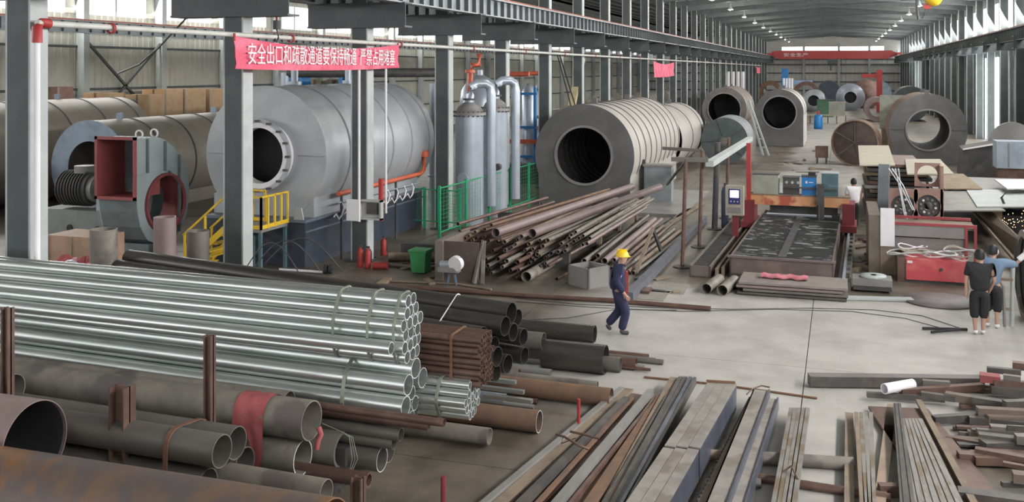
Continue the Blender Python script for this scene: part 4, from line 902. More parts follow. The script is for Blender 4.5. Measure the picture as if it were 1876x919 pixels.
# ================================================================== PIPES
PM = {}
def pipe(end, dv, L, R, m, lab, group=None, wall=.06, n=20, rim=None, name='steel_pipe'):
    dv = Vector(dv); key = (round(L, 2), round(R, 3), m.name, n, rim.name if rim else 0)
    if key not in PM:
        mm = M().tube((0, 0, 0), (L, 0, 0), R, R * (1 - wall) - .002, n=n, rim=1 if rim else None)
        o = mm.build(name, [m, rim] if rim else m); PM[key] = o.data
    else: o = bpy.data.objects.new(name, PM[key]); COL.objects.link(o)
    o.location = end; o.rotation_euler = (0, -math.asin(max(-1, min(1, dv.normalized().z))), math.atan2(dv.y, dv.x))
    return tag(o, lab, 'pipe', group)
def vdir(vx): return ray(vx, HY).normalized()
def hull(pts):
    pts = sorted(set(pts)); 
    def half(ps):
        h = []
        for p in ps:
            while len(h) > 1 and (h[-1][0] - h[-2][0]) * (p[1] - h[-2][1]) - (h[-1][1] - h[-2][1]) * (p[0] - h[-2][0]) <= 0: h.pop()
            h.append(p)
        return h
    a = half(pts); b = half(pts[::-1]); return a[:-1] + b[:-1]
def strap(circs, X, dv, dist, w, m, lab, grp=None):
    # circs: (y, z, r) in the end plane; band at distance dist along dv
    pts = []
    for y, z, r in circs:
        for k in range(14): a = 2 * math.pi * k / 14; pts.append((y + (r + .006) * math.cos(a), z + (r + .006) * math.sin(a)))
    h = hull(pts); o = Vector((X, 0, 0)) + Vector(dv) * dist; n = len(h); mm = M(); rings = []
    cy = sum(p[0] for p in h) / n; cz = sum(p[1] for p in h) / n
    for dx, g in ((0, 0), (0, .012), (w, .012), (w, 0)):
        rings.append([(o.x - dx, o.y + y + g * (1 if y > cy else -1), z + g * (1 if z > cz else -1)) for y, z in h])
    mm.rings(rings, n, close=True, smooth=False)
    return tag(mm.build('bundle_strap', m, None, (o.x, o.y + cy, cz)), lab, 'strap', grp)
# --- upper galvanised bundle
XE = -5.38
dg = vdir(-3900)
c = atX(757, 601, XE); r = .082; up_c = []
rows = [3, 4, 3, 4, 3, 2]
for i, nn in enumerate(rows):
    for k in range(nn): up_c.append((c.y + (k - (nn - 1) / 2) * 2 * r * 1.0, c.z - .30 + i * r * 1.74 - 0.04, r))
random.seed(4)
for y, z, rr in up_c:
    pipe((XE - random.uniform(0, .04), y, z), dg, 9.6, rr, galv, 'bright galvanised pipe in the upper strapped bundle', 'upper galvanised bundle', .07, 22, galvrim)
p = atX(742, 636, XE + .0); pipe((XE - .12, min(u[0] for u in up_c) - .17, p.z + .02), dg, 9.6, .082, galv, 'loose galvanised pipe leaning against the near side of the upper bundle', None, .07, 22, galvrim)
for px in (725, 676, 612): 
    D = (XE - atY(px, 590, c.y - .3).x); strap(up_c, XE, dg, D, .035, strapm, {725: 'grey-green steel strap nearest the pipe ends of the upper galvanised bundle', 676: 'second steel strap on the upper galvanised bundle', 612: 'third steel strap on the upper galvanised bundle'}[px])
for D in (8.0, 8.35, 8.9): strap(up_c, XE, dg, D, .035, strapm, 'thin strap at the left end of the upper galvanised bundle', 'left straps of the upper galvanised bundle')
# --- lower galvanised bundle (large and middle sized pipes)
dl = vdir(-3700); lo = []
for px, py, rp, off in ((762, 674, 19, 0), (775, 692, 19, 0), (748, 707, 19, 0), (744, 742, 18.5, 0), (762, 722, 13, .05), (766, 742, 14, .05), (754, 755, 11, .1), (761, 760, 12, .05), (773, 752, 13, .1), (780, 724, 12, .05), (782, 742, 12, .05), (784, 700, 11, .1), (793, 718, 12, -.35), (798, 680, 12, -.35), (808, 668, 13, -.5)):
    q = atX(px, py, XE); R = rp * 12.9 / 1800; lo.append([q.y, q.z, R, off])
for it in range(60):
    for i in range(len(lo)):
        for j in range(i + 1, len(lo)):
            a, b = lo[i], lo[j]; dy, dz = b[0] - a[0], b[1] - a[1]; dd = math.hypot(dy, dz) or 1e-4; ov = a[2] + b[2] + .002 - dd
            if ov > 0:
                for q_, sg in ((a, -1), (b, 1)): q_[0] += sg * dy / dd * ov / 2; q_[1] += sg * dz / dd * ov / 2
for k, (y, z, R, off) in enumerate(lo):
    big = R > .12
    pipe((XE - off, y, z), dl, 9.5 if y < 12.0 else 7.2, R, galv, 'wide galvanised pipe of the lower bundle, ' + ['topmost', 'second from the top', 'upper on the near side', 'lowest on the near side'][min(k, 3)] if big else 'narrower galvanised pipe in the lower strapped bundle', None if big else 'narrow pipes of the lower galvanised bundle', .06, 24, galvrim)
lc = [(a, b, c_) for a, b, c_, o_ in lo if o_ >= 0]
strap(lc, XE, dl, XE - atY(634, 680, lo[2][0] - .1).x, .05, strapm, 'wide grey strap around the lower galvanised bundle near its ends')
strap(lc, XE, dl, 8.1, .04, strapm, 'pale strap around the left end of the lower galvanised bundle')
# --- third small galvanised bundle
XT = -4.72; q = atX(864, 733, XT); tc = []
for i, nn in enumerate([3, 4, 5, 4, 3]):
    for k in range(nn): tc.append((q.y + .1 + (k - (nn - 1) / 2) * .116, q.z + (i - 2) * .102, .057))
for y, z, r_ in tc: pipe((XT - random.uniform(0, .05), y, z), vdir(-4300), 4.0, r_, galv, 'small galvanised pipe in the short low bundle beside the lower bundle', 'small galvanised bundle', .08, 16, galvrim)
strap(tc, XT, vdir(-4300), .42, .04, strapm, 'pale strap around the small galvanised bundle')
# --- brown small-bore bundle
XB = -4.6; q = atX(893, 657, XB); bc = []
for i in range(9):
    for k in range(6): bc.append((q.y + (k - 2.5 + .5 * (i % 2)) * .086, q.z + (i - 4) * .075, .042))
random.seed(8)
for y, z, r_ in bc: pipe((XB - random.uniform(0, .05), y, z), vdir(-3800), 7.6, r_, brownpipe, 'thin brown steel tube in the square-stacked bundle', 'thin brown tube bundle', .12, 12)
strap(bc, XB, vdir(-3800), .42, .035, straprust, 'dark strap around the thin brown tube bundle')
# --- black pipes behind
XK = -4.85
db = vdir(-2150); n0 = atX(935, 573, XK)
bl = []
for px, py, rp in ((937, 573, 20), (925, 597, 18), (940, 608, 17), (912, 620, 18), (931, 636, 18), (914, 652, 18), (936, 667, 18), (918, 684, 15), (958, 590, 17), (960, 625, 17), (962, 660, 17)):
    q = atX(px, py, XK); bl.append([q.y + (.25 if px > 950 else 0), q.z, rp * 14.9 / 1800])
for it in range(60):
    for i in range(len(bl)):
        for j in range(i + 1, len(bl)):
            a, b = bl[i], bl[j]; dy, dz = b[0] - a[0], b[1] - a[1]; dd = math.hypot(dy, dz) or 1e-4; ov = a[2] + b[2] + .002 - dd
            if ov > 0:
                for q_, sg in ((a, -1), (b, 1)): q_[0] += sg * dy / dd * ov / 2; q_[1] += sg * dz / dd * ov / 2
random.seed(2)
for k, (y, z, R) in enumerate(bl):
    pipe((XK + (0 if k == 0 else random.uniform(-.25, .02)), y, z), db, 8.9, R, blackpipe, 'black steel pipe topmost in the stack behind the galvanised pipes' if k == 0 else 'black steel pipe in the stack behind the galvanised pipes', None if k == 0 else 'black pipe stack', .05, 26)
strap([tuple(b) for b in bl[:4]], XK, db, 1.0, .012, white, 'white cord tied around the top black pipes')
# --- dark pipes further behind, ends at right
def PG(px, py, rp, z, vx, L, m, lab, group=None, wall=.05, n=26, rim=None):
    q = at(px, py, z); d = (CAMH - z) * FPX / (py - HY); return pipe(q, vdir(vx), L, rp * d / FPX, m, lab, group, wall, n, rim)
PG(1090, 611, 15.5, .17, -4200, 5.5, blackpipe, 'long black pipe nearest the walking worker')
PG(1110, 658, 26, .26, -4200, 4.2, blackpipe, 'widest black pipe lying on the floor right of the pipe stacks')
PG(1137, 668, 13.5, .13, -4200, 2.2, dullpipe, 'middle-sized dark pipe end just right of the widest black pipe')
PG(1166, 666, 10, .11, -4200, 2.2, brownpipe, 'brown pipe end right of the middle-sized dark pipe')
PG(996, 625, 16, .52, -4200, 4.0, dullpipe, 'shiny dark pipe end stacked above its twin left of the widest black pipe')
PG(994, 655, 17, .2, -4200, 4.0, dullpipe, 'dark pipe end lying under the shiny one left of the widest black pipe')
PG(966, 645, 14, .14, -4200, 3.5, brownpipe, 'brown-black pipe end between the black stack and the shiny dark pipe')
PG(951, 687, 12, .12, -4000, 3.5, greypipe, 'grey pipe end below the black stack')
PG(988, 676, 7, .08, -4000, 3.0, galv, 'thin silvery pipe end below the shiny dark pipe')
PG(1010, 683, 7, .08, -4000, 3.0, platem, 'thin pale pipe end right of the silvery one')
PG(1005, 713, 9, .09, -4000, 2.5, greypipe, 'weathered small pipe end above the rusty pipe')
PG(1120, 728, 17, .16, -3900, 2.8, orangerust, 'thick rusty pipe lying partly under the angled flat bars')
PG(1095, 705, 7, .08, -3900, 2.8, greypipe, 'thin grey pipe resting behind the thick rusty pipe')
PG(926, 731, 10, .1, -4000, 2.2, vessel, 'pale blue-grey pipe stub beside the small galvanised bundle')
PG(988, 772, 20, .17, -4100, 3.0, orangerust, 'short fat rust-orange pipe with a pale open end below the small galvanised bundle', rim=galvrim)
PG(897, 799, 15, .15, -4100, 3.2, greypipe, 'dull grey pipe lying on the floor left of the rust-orange pipe')
for k, (px, py, rp, ln) in enumerate(((975, 722, 5, 1.2), (985, 735, 5, 1.6), (978, 745, 4, 1.0), (1200, 660, 5, 1.0), (1188, 653, 5, 1.5), (1180, 672, 4, 1.2), (1215, 663, 5, .5), (1192, 677, 3, 1.2))):
    PG(px, py, rp, .05, -4200, ln, [dullpipe, brownpipe, platem][k % 3], 'short thin tube offcut lying by the pipe ends', 'short tube offcuts', .1, 12)
for px, py, ln in ((945, 700, 1.2), (960, 718, 1.0), (975, 735, .8)):
    q = at(px, py, .3); tag(M().bar(q, q + vdir(-3900) * ln, .08, .06).build('square_tube', galv, None, q), 'square tube end among the small pipes below the black stack', 'tube', 'square tube ends')
# --- dark pipes under the galvanised bundles
for px, py, rp, X in ((786, 781, 7.5, -5.0), (814, 774, 7.5, -4.7), (735, 796, 12, -5.4), (700, 800, 12, -5.7), (722, 812, 11, -5.5)):
    q = atX(px, py, X); d = (q.x * -_s + q.y * _c); pipe(q, vdir(-3900), 6.8, rp * d / 1800, dullpipe if rp > 8 else brownpipe, 'dark pipe poking out from under the lower galvanised bundle', 'dark pipes under the galvanised bundle', .06, 20)
# --- front pile
def PD(px, py, rp, d, vx, L, m, lab, group=None, wall=.05, n=32, rim=None, rot=0):
    q = atD(px, py, d); return pipe(q, vdir(vx), L, rp * d / 1800, m, lab, group, wall, n, rim), q
A1, qa = PD(602, 1005, 88, 9.2, -4500, 8, rustpipe, 'large rusty mottled pipe lying nearest the camera along the bottom edge', wall=.03, n=48)
big_, _q = PD(65, 812, 77, 11.3, -4300, 6, mauve, 'very wide open pipe with a red-brown rim at the left edge', wall=.02, n=56)
M().tube((.04, 0, 0), (5.9, 0, 0), .468, .462, n=48).build('shade_tube', darkin, big_, local=True)  # dark tube added, shade of the pipe's inside put into its colour
PD(407, 826, 30, 11.45, -3900, 8, dullpipe, 'dark grey pipe on top with a rust strap across it', wall=.06)
PD(434, 811, 30, 11.85, -3900, 9, dullpipe, 'dark grey pipe lying just behind the top strapped pipe', wall=.06)
PD(449, 849, 30, 12.15, -3900, 8, dullpipe, 'dark grey pipe tucked under and behind the two strapped pipes', wall=.06)
PD(381, 887, 29, 11.5, -3900, 8, dullpipe, 'dark grey pipe under the top strapped pipe', wall=.06)
PD(434, 893, 26, 11.75, -3900, 8, dullpipe, 'lowest dark pipe of the strapped group', wall=.06)
PD(598, 902, 24, 11.35, -3900, 3.5, greypipe, 'grey pipe end low in the front pile just behind the large rusty pipe', wall=.05)
PD(571, 770, 36, 12.45, -4000, 4.9, greypipe, 'weathered grey-brown pipe with a red rag wrapped around it', wall=.06)
PD(555, 838, 32, 12.45, -4000, 6, greypipe, 'grey pipe with a bright white-rimmed mouth under the rag-wrapped pipe', wall=.05, rim=white)
PD(628, 824, 33, 12.9, -4000, 4.5, greypipe, 'pale grey pipe with thick wall right of the rag-wrapped pipe, wires looped at its mouth', wall=.16)
PD(700, 841, 22, 12.85, -4000, 3.0, dullpipe, 'dark pipe with thin bright rim low on the right of the front pile', wall=.04, rim=white)
PD(714, 826, 20, 13.2, -4000, 3.0, dullpipe, 'second dark pipe with pale rim just behind the low bright-rimmed one', wall=.04, rim=platem)
PD(676, 879, 13.5, 12.3, -4000, 2.5, brownpipe, 'small thick-walled dark pipe near the floor behind the rusty post', wall=.2)
PD(60, 703, 20, 14, -4444, 4, greypipe, 'pale weathered pipe end behind the rag-wrapped pipe at the left edge', wall=.05)
o, q = PD(530, 736, 20, 12.95, -4100, 8, greypipe, 'long brown-grey pipe lying between the rag-wrapped pipe and the galvanised bundle', wall=.06)
q = atD(25, 712, 13.1); pipe(q, vdir(-4300), 3.5, .2, greypipe, 'pale pipe end left of the rag-wrapped pipe', None, .06, 28)
# strap on the dark group
e = atD(407, 826, 11.45); X = e.x
cs = []
for px, py, rp, d in ((407, 826, 30, 11.45), (434, 811, 30, 11.85), (381, 887, 29, 11.5), (449, 849, 30, 12.15)):
    w_ = atD(px, py, d); vd = vdir(-3900); f_ = (X - w_.x) / vd.x; w_ = w_ + vd * f_; cs.append((w_.y, w_.z, rp * d / 1800))
strap(cs, X, vdir(-3900), .62, .06, straprust, 'rust-brown strap across the dark grey pipes in the front pile')
# red rag
e = atD(571, 770, 12.45); vd = vdir(-4000); R = 36 * 12.45 / 1800 + .012; o_ = e + vd * .55
perp = Vector((-vd.y, vd.x, 0)); 
if perp.y > 0: perp = -perp
rs = []
for i in range(13):
    s_ = o_ + vd * (.46 * i / 12); ring = []
    for j in range(22):
        a = math.radians(-60 + j * 11)   # from the far side over the top to the near side, then hanging
        jit = .006 * math.sin(i * 1.1 + j * .7)
        if a < math.radians(95): ring.append(s_ + perp * (-math.cos(a + math.radians(60)) * (R + jit)) * 1 + Vector((0, 0, math.sin(a + math.radians(60)) * (R + jit))))
        else: ring.append(s_ + perp * (R + .01 + jit) + Vector((0, 0, -(a - math.radians(95)) * .32 * (1 + .5 * math.sin(i * .8)))))
    rs.append(ring)
m = M(); nj = 22; vs = [p for r_ in rs for p in r_]; nn = len(vs); fs = []
vs2 = [p - perp * .006 for p in vs]
for i in range(12):
    for j in range(nj - 1):
        a = i * nj + j; fs += [(a, a + 1, a + nj + 1, a + nj), (nn + a, nn + a + nj, nn + a + nj + 1, nn + a + 1)]
tag(m.add(vs + vs2, fs, True).build('red_rag', clothred, None, o_), 'faded red rag wrapped over the weathered grey-brown pipe', 'rag')
q = atD(586, 790, 12.3)
tag(M().path([atD(584, 782, 12.42), atD(588, 795, 12.4), atD(583, 806, 12.4), atD(580, 822, 12.4)], .035, 7).build('red_tie', clothred, None, q), 'small red cloth tie hanging from the mouth of the rag-wrapped pipe', 'rag')
q = atD(640, 810, 12.7)
t = thing('wire_loop', 'thin pale wires looping down from the thick-walled pale pipe', 'wire', q)
for k in range(3):
    M().path([atD(590, 775, 12.6), atD(625, 790, 12.7), atD(640 + 3 * k, 800, 12.6), atD(645 + 5 * k, 840, 12.55), atD(640 + 2 * k, 865, 12.5), atD(620 + 3 * k, 890, 12.4), atD(616 + k * 2, 915, 12.4)], .006, 5).build('wire', strapm, t)
# posts and dunnage
def post(px, ptop, pbot, d, w, m, lab, kind='post'):
    q = atD(px, ptop, d); t = thing('rack_post', lab, 'post', (q.x, q.y, 0)); zb = 0
    M().box(q.x - w / 2, q.x - w / 2 + .02, q.y - w / 2, q.y + w / 2, zb, q.z).build('flange', m, t); M().box(q.x + w / 2 - .02, q.x + w / 2, q.y - w / 2, q.y + w / 2, zb, q.z).build('flange', m, t)
    M().box(q.x - w / 2, q.x + w / 2, q.y - .01, q.y + .01, zb, q.z).build('web', m, t)
post(384, 613, 700, 12.35, .11, maroon if False else brownpipe, 'dark steel rack post standing before the galvanised pipes, middle')
post(14, 563, 650, 12.3, .11, brownpipe, 'dark steel rack post at the left edge of the galvanised pipes')
post(224, 706, 750, 11.9, .22, brownpipe, 'short wide steel post stub in front of the rag-wrapped pipe')
post(656, 873, 919, 11.6, .14, brownpipe, 'rusty post near the floor beside the small thick-walled pipe')
q = atD(812, 872, 11.4); tag(M().tube((q.x, q.y, 0), (q.x, q.y, q.z), .03, n=10).build('round_stake', maroon, None, (q.x, q.y, 0)), 'dark red round stake standing on the floor right of the front pile', 'stake')
q = at(775, 700); tag(M().tube((-3.7, 14.2, 0), (-3.7, 14.2, .5), .025, n=8).build('round_stake', redp, None, (-3.7, 14.2, 0)), 'small red-brown stake left of the angled flat bars', 'stake')
for k, X in enumerate((-6.2, -8.3, -10.6, -12.2)):
    t = tag(M().box(X - .1, X + .1, 9.2, 12.5, .0, .22).build('dunnage_beam', darkgear, None, (X, 11, 0)), 'dark bearer under the pipe stacks', 'beam', 'bearers under the pipe stacks')
    tag(M().box(X - .08, X + .08, 11.45, 12.4, .22, .46).build('dunnage_beam', darkgear, None, (X, 12, .22)), 'dark bearer under the pipe stacks', 'beam', 'bearers under the pipe stacks')
    tag(M().box(X - .3, X - .14, 13.8, 16.2, .0, .6).build('dunnage_beam', darkgear, None, (X - .2, 14, 0)), 'dark bearer under the pipe stacks', 'beam', 'bearers under the pipe stacks')
# stained steel plates on the floor beside the pile
for k, (a, b_) in enumerate((((700, 905), (905, 835)), ((860, 850), (1000, 800)))):
    pass

# ================================================================== BARS AND BEAMS POINTING AT THE CAMERA
BARS = [((1139, 708), (878, 925), .09, .06, .08, platem, 'grey angle bar at the left edge of the angled bar heap'), ((1152, 711), (908, 925), .16, .04, .07, tanrust, 'tan flat bar second from the left in the angled bar heap'),
 ((1148, 726), (945, 925), .1, .1, .1, darkbar, 'dark square tube in the left part of the angled bar heap'), ((1158, 727), (978, 925), .05, .05, .1, orangerust, 'thin rusty rod between the dark tube and the grey tube'),
 ((1192, 712), (1012, 925), .1, .1, .12, platem, 'mauve-grey square tube in the middle of the angled bar heap'), ((1203, 724), (1040, 925), .05, .06, .1, brownpipe, 'thin brown bar in the middle of the angled bar heap'),
 ((1214, 722), (1078, 925), .17, .06, .1, orangerust, 'wide orange-rusted flat bar in the angled bar heap'), ((1222, 722), (1102, 925), .04, .1, .1, darkbar, 'thin dark bar right of the orange-rusted flat'),
 ((1235, 690), (1108, 925), .13, .08, .1, tanrust, 'long tan bar right of the orange-rusted flat'), ((1247, 689), (1120, 925), .07, .1, .12, darkbar, 'dark bar left of the blue-edged bars'),
 ((1256, 689), (1130, 925), .07, .1, .12, darkbar, 'second dark bar left of the blue-edged bars'), ((1265, 689), (1137, 925), .06, .12, .14, bluebar, 'blue-grey edged bar at the right side of the angled bar heap'), ((1273, 690), (1143, 925), .05, .12, .14, darkbar, 'last dark bar at the right side of the angled bar heap')]
for (a, b_, w, h, z, m_, lab) in BARS:
    p0, p1 = at(*a, z + h), at(*b_, z + h); p0.z -= h / 2; p1.z -= h / 2; p1 = p0 + (p1 - p0) * 1.25
    tag(M().bar(p0, p1, w, h).build('steel_bar', m_, None, p0), lab, 'bar')
for k, (a, b_) in enumerate((((1130, 735), (925, 905)), ((1175, 725), (990, 905)), ((1225, 735), (1090, 905)))):
    p0, p1 = at(*a, .06), at(*b_, .06); p1 = p0 + (p1 - p0) * 1.3
    tag(M().bar(p0, p1, .34, .05).build('flat_bar', [tanrust, brownpipe, orangerust][k], None, p0), ['wide tan flat under the left of the angled bars', 'wide brown flat under the middle of the angled bars', 'wide rusty flat under the right of the angled bars'][k], 'bar')
t = thing('tie_rods', 'two bent rusty rods tied across the angled bar heap', 'rod', at(1058, 805, .25))
M().path([at(1019, 795, .28), at(1035, 800, .3), at(1060, 815, .3), at(1078, 822, .24)], .018, 6).build('rod', brownpipe, t); M().path([at(1045, 790, .28), at(1070, 795, .3), at(1098, 803, .26)], .018, 6).build('rod', brownpipe, t)
M().path([at(1032, 800, .29), at(1028, 812, .2), at(1055, 802, .3)], .006, 5).build('wire', darkin, t)
# three box beams side by side
zt = .46
L0, R0, L1, R1 = at(1297, 698, zt), at(1350, 702, zt), at(1146, 919, zt), at(1226, 919, zt)
for k in range(3):
    a = L0.lerp(R0, (k + .5) / 3); b_ = L1.lerp(R1, (k + .5) / 3); w = (R0 - L0).length / 3 * .97
    for j, (u, v) in enumerate(((0, .615), (.63, 1.35))):
        p0 = a.lerp(b_, u) if u <= 1 else a + (b_ - a) * u; p1 = a + (b_ - a) * v; t = thing('steel_beam', '%s beam of the wide pale stack, %s length' % (['left', 'middle', 'right'][k], ['far', 'near'][j]), 'beam', p0)
        M().bar(p0 - Vector((0, 0, .01)), p1 - Vector((0, 0, .01)), w, .02).build('flange', beam_top, t); M().bar(p0 - Vector((0, 0, .40)), p1 - Vector((0, 0, .40)), w, .02).build('flange', beam_top, t)
        M().bar(p0 - Vector((0, 0, .205)), p1 - Vector((0, 0, .205)), w * .96 if k == 2 else .02, .37).build('web', bluebar if k == 2 else darkbar, t)
tag(M().bar(at(1294, 697, .48), at(1347, 700, .48), .03, .03).build('strap_bar', straprust, None, L0), 'rusty flat laid across the far end of the wide pale stack', 'bar')
# two I beams right of it, lying on their flanges' edges
def ibeam(p0, p1, w, h, lab, m1=beam_top, m2=bluebar):
    t = thing('steel_beam', lab, 'beam', p0); d = (p1 - p0).normalized(); s_ = d.cross(Vector((0, 0, 1))).normalized()
    if s_.x < 0: s_ = -s_
    M().bar(p0 - Vector((0, 0, .015)), p1 - Vector((0, 0, .015)), w, .03).build('flange', m1, t)
    M().bar(p0 + s_ * (w / 2 + .01) - Vector((0, 0, h / 2 - .03)), p1 + s_ * (w / 2 + .01) - Vector((0, 0, h / 2 - .03)), .025, h).build('web', m2, t)
    M().bar(p0 - s_ * (w / 2 - .01) - Vector((0, 0, h / 2)), p1 - s_ * (w / 2 - .01) - Vector((0, 0, h / 2)), .02, h).build('web', darkbar, t)
    M().bar(p0 - Vector((0, 0, h - .015)), p1 - Vector((0, 0, h - .015)), w, .03).build('flange', m1, t)
def ext(a, b_, z, k=1.3): p0, p1 = at(*a, z), at(*b_, z); return p0, p0 + (p1 - p0) * k
ibeam(*ext((1378, 727), (1283, 919), .2), .1, .16, 'brownish narrow beam left of the two pale channels', tanrust, brownpipe)
ibeam(*ext((1394, 714), (1313, 919), .3), .24, .26, 'left one of two pale channels with blue-grey edge')
ibeam(*ext((1412, 729), (1349, 919), .22), .2, .2, 'right one of two pale channels with blue-grey edge')
# flat packs
for k in range(5):
    u = (k + .5) / 5; a = (1446 + 37 * u, 751); b_ = (1415 + 44 * u, 919); p0, p1 = ext(a, b_, .19); w = .068
    tag(M().bar(p0, p1, w, .08).build('square_bar', barsteel, None, p0), '%s bar of the five-bar pack in the bottom middle' % ['leftmost', 'second', 'middle', 'fourth', 'rightmost'][k], 'bar')
for k in range(4):
    u = (k + .5) / 4; p0, p1 = ext((1564 + 36 * u, 757), (1576 + 28 * u, 919), .19)
    tag(M().bar(p0, p1, .058, .05).build('flat_bar', barsteel if k else tanrust, None, p0), '%s bar of the four-bar pack between the supports' % ['leftmost tan', 'second', 'third', 'rightmost'][k], 'bar')
p0, p1 = ext((1556, 757), (1556, 919), .1); tag(M().bar(p0, p1, .12, .03).build('flat_bar', tanrust, None, p0), 'tan flat lying left under the four-bar pack', 'bar')
p0, p1 = ext((1634, 742), (1612, 919), .06); tag(M().bar(p0, p1, .14, .04).build('flat_bar', mat('pinkish_bar', (0.34, 0.25, 0.19)), None, p0), 'pinkish flat left of the fan of thin bars', 'bar')
for k in range(17):
    u = k / 16; a = (1639 + 48 * u, 732 + (8 if k < 4 else 36)); b_ = (1652 + 108 * u, 919); p0, p1 = ext(a, b_, .2 + .012 * (k % 2))
    tag(M().bar(p0, p1, .042, .035).build('thin_bar', barsteel if k > 3 else darkbar, None, p0), '%s thin grey bar from the left in the fan near the right edge' % ['first', 'second', 'third', 'fourth', 'fifth', 'sixth', 'seventh', 'eighth', 'ninth', 'tenth', 'eleventh', 'twelfth', 'last'][k - 4] if k > 3 else '%s longer dark thin bar from the left, beside the fan of grey bars' % ['first', 'second', 'third', 'fourth'][k], 'bar')
p0, p1 = ext((1683, 734), (1775, 905), .12); tag(M().bar(p0, p1, .09, .05).build('angle_bar', tanrust, None, p0), 'tan angle bar along the right side of the fan', 'bar')
tag(M().bar(at(1645, 748, .06), at(1775, 925, .06), .9, .04).build('base_plate', brownpipe, None, at(1700, 830)), 'brown plate under the fan of thin bars', 'plate')
# supports across
tag(M().tube(at(1392, 838, .09), at(1565, 849, .09), .085, .07, n=16).build('support_pipe', greypipe, None, at(1392, 838)), 'pale pipe support crossing under the bar packs', 'pipe')
tag(M().tube(at(1300, 832, .08), at(1390, 838, .08), .07, .06, n=14).build('support_pipe', tanrust, None, at(1300, 832)), 'short tan pipe support under the channels', 'pipe')
tag(M().tube(at(1375, 872, .06), at(1632, 912, .06), .055, .045, n=14).build('support_pipe', brownpipe, None, at(1375, 872)), 'dark thin pipe support nearer the camera', 'pipe')
tag(M().tube(at(1300, 878, .06), at(1394, 885, .06), .06, .045, n=14).build('support_pipe', dullpipe, None, at(1300, 878)), 'dark pipe stub ending right of the channels', 'pipe')
p = at(1628, 897, .08); tag(M().bar(at(1610, 896, .08), at(1648, 897, .08), .12, .14).build('support_block', brownpipe, None, p), 'rusty square block under the left of the fan', 'block')
tag(M().bar(at(1755, 905, .08), at(1900, 925, .08), .2, .14).build('support_block', darkbar, None, at(1755, 905)), 'long dark square tube at the bottom right corner', 'tube')
t = tag(M().path([at(1434, 864, .23), at(1449, 853, .3), at(1462, 878, .23)], .012, 6).build('bent_wire', brownpipe, None, at(1449, 853)), 'small bent rusty wire on the five-bar pack', 'wire')
tag(M().path([at(1368, 722, .25), at(1378, 712, .3), at(1395, 706, .3), at(1410, 709, .3)], .012, 6).build('bent_wire', brownpipe, None, at(1390, 710)), 'rusty wire curled at the far ends of the pale channels', 'wire')
tag(M().path([at(1180, 690, .02), at(1300, 702, .02), at(1400, 715, .02), at(1497, 729, .02)], .018, 6).build('long_rod', straprust, None, at(1300, 702)), 'long thin rusty rod lying on the floor behind the beams', 'rod')
# right heap of offcuts
p0, p1 = at(1482, 686, .2), at(1800, 690, .2)
t = thing('box_section', 'long black box section lying across the aisle at right', 'beam', p0)
M().bar(p0 - Vector((0, 0, .09)), p1 - Vector((0, 0, .09)), .2, .17).build('tube', darkbar, t); M().bar(p0, p1, .21, .012).build('top_face', mat('mauve_top', (0.2, 0.17, 0.17)), t)  # top face in a paler tone than the tube
q = at(1620, 712, .22); dv = (at(1672, 703, .22) - q); tag(M().tube(q, q + dv, .085, .07, n=20).build('pale_tube', white, None, q), 'short white tube lying on top of the dark offcuts', 'tube')
OFF = [(1588, 722, 1730, 731, .05, .09), (1650, 718, 1800, 708, .1, .12), (1690, 700, 1740, 703, .16, .1), (1688, 722, 1750, 730, .1, .1), (1732, 724, 1880, 748, .12, .14), (1815, 712, 1880, 718, .16, .22), (1795, 690, 1832, 694, .3, .22), (1808, 676, 1870, 682, .34, .1), (1855, 668, 1890, 672, .4, .14), (1838, 690, 1870, 694, .34, .1),
       (1710, 768, 1800, 762, .06, .12), (1790, 752, 1880, 757, .16, .14), (1775, 768, 1880, 778, .06, .12), (1755, 835, 1800, 838, .05, .16), (1800, 815, 1880, 812, .1, .2), (1785, 842, 1885, 845, .05, .12), (1860, 803, 1890, 805, .2, .14), (1835, 886, 1890, 888, .06, .07), (1855, 872, 1890, 876, .16, .16), (1840, 740, 1885, 738, .22, .12), (1820, 700, 1885, 704, .26, .1), (1780, 790, 1870, 800, .04, .1), (1760, 745, 1830, 735, .04, .06)]
OM = [darkbar, brownpipe, dullpipe, darkbar, mat('dark_tan', (0.17, 0.13, 0.1)), darkbar, brownpipe]
for k, (xa_, ya_, xb_, yb_, z, w) in enumerate(OFF):
    p0, p1 = at(xa_, ya_, z + .04), at(xb_, yb_, z + .04)
    lab = {0: 'flat dark bar at the left tip of the right-hand offcut heap', 5: 'dark square block end in the right-hand offcut heap', 6: 'red-brown box end on top of the right-hand offcut heap', 4: 'long dark flat slanting across the right-hand offcut heap', 13: 'small dark block on the floor before the offcut heap'}.get(k, 'dark steel offcut in the heap at the right edge')
    tag(M().bar(p0, p1, w, min(w, .13) * .9).build('steel_offcut', redlead if k == 6 else OM[k % 7], None, p0), lab, 'offcut', None if k in (0, 4, 5, 6, 13) else 'right-hand offcut heap')
random.seed(21)
for k in range(34):
    xa_ = random.uniform(1730, 1850); ya_ = random.uniform(705, 850); ang = random.uniform(-.25, .35); L = random.uniform(.5, 1.8); z = random.uniform(.02, .22 if xa_ > 1780 else .08)
    p0 = at(xa_, ya_, z); p1 = p0 + Vector((math.cos(ang) * L, math.sin(ang) * L, 0)); w = random.uniform(.04, .14)
    tag(M().bar(p0, p1, w, random.uniform(.03, .1)).build('steel_offcut', OM[random.randrange(7)], None, p0), 'dark steel offcut in the heap at the right edge', 'offcut', 'right-hand offcut heap')

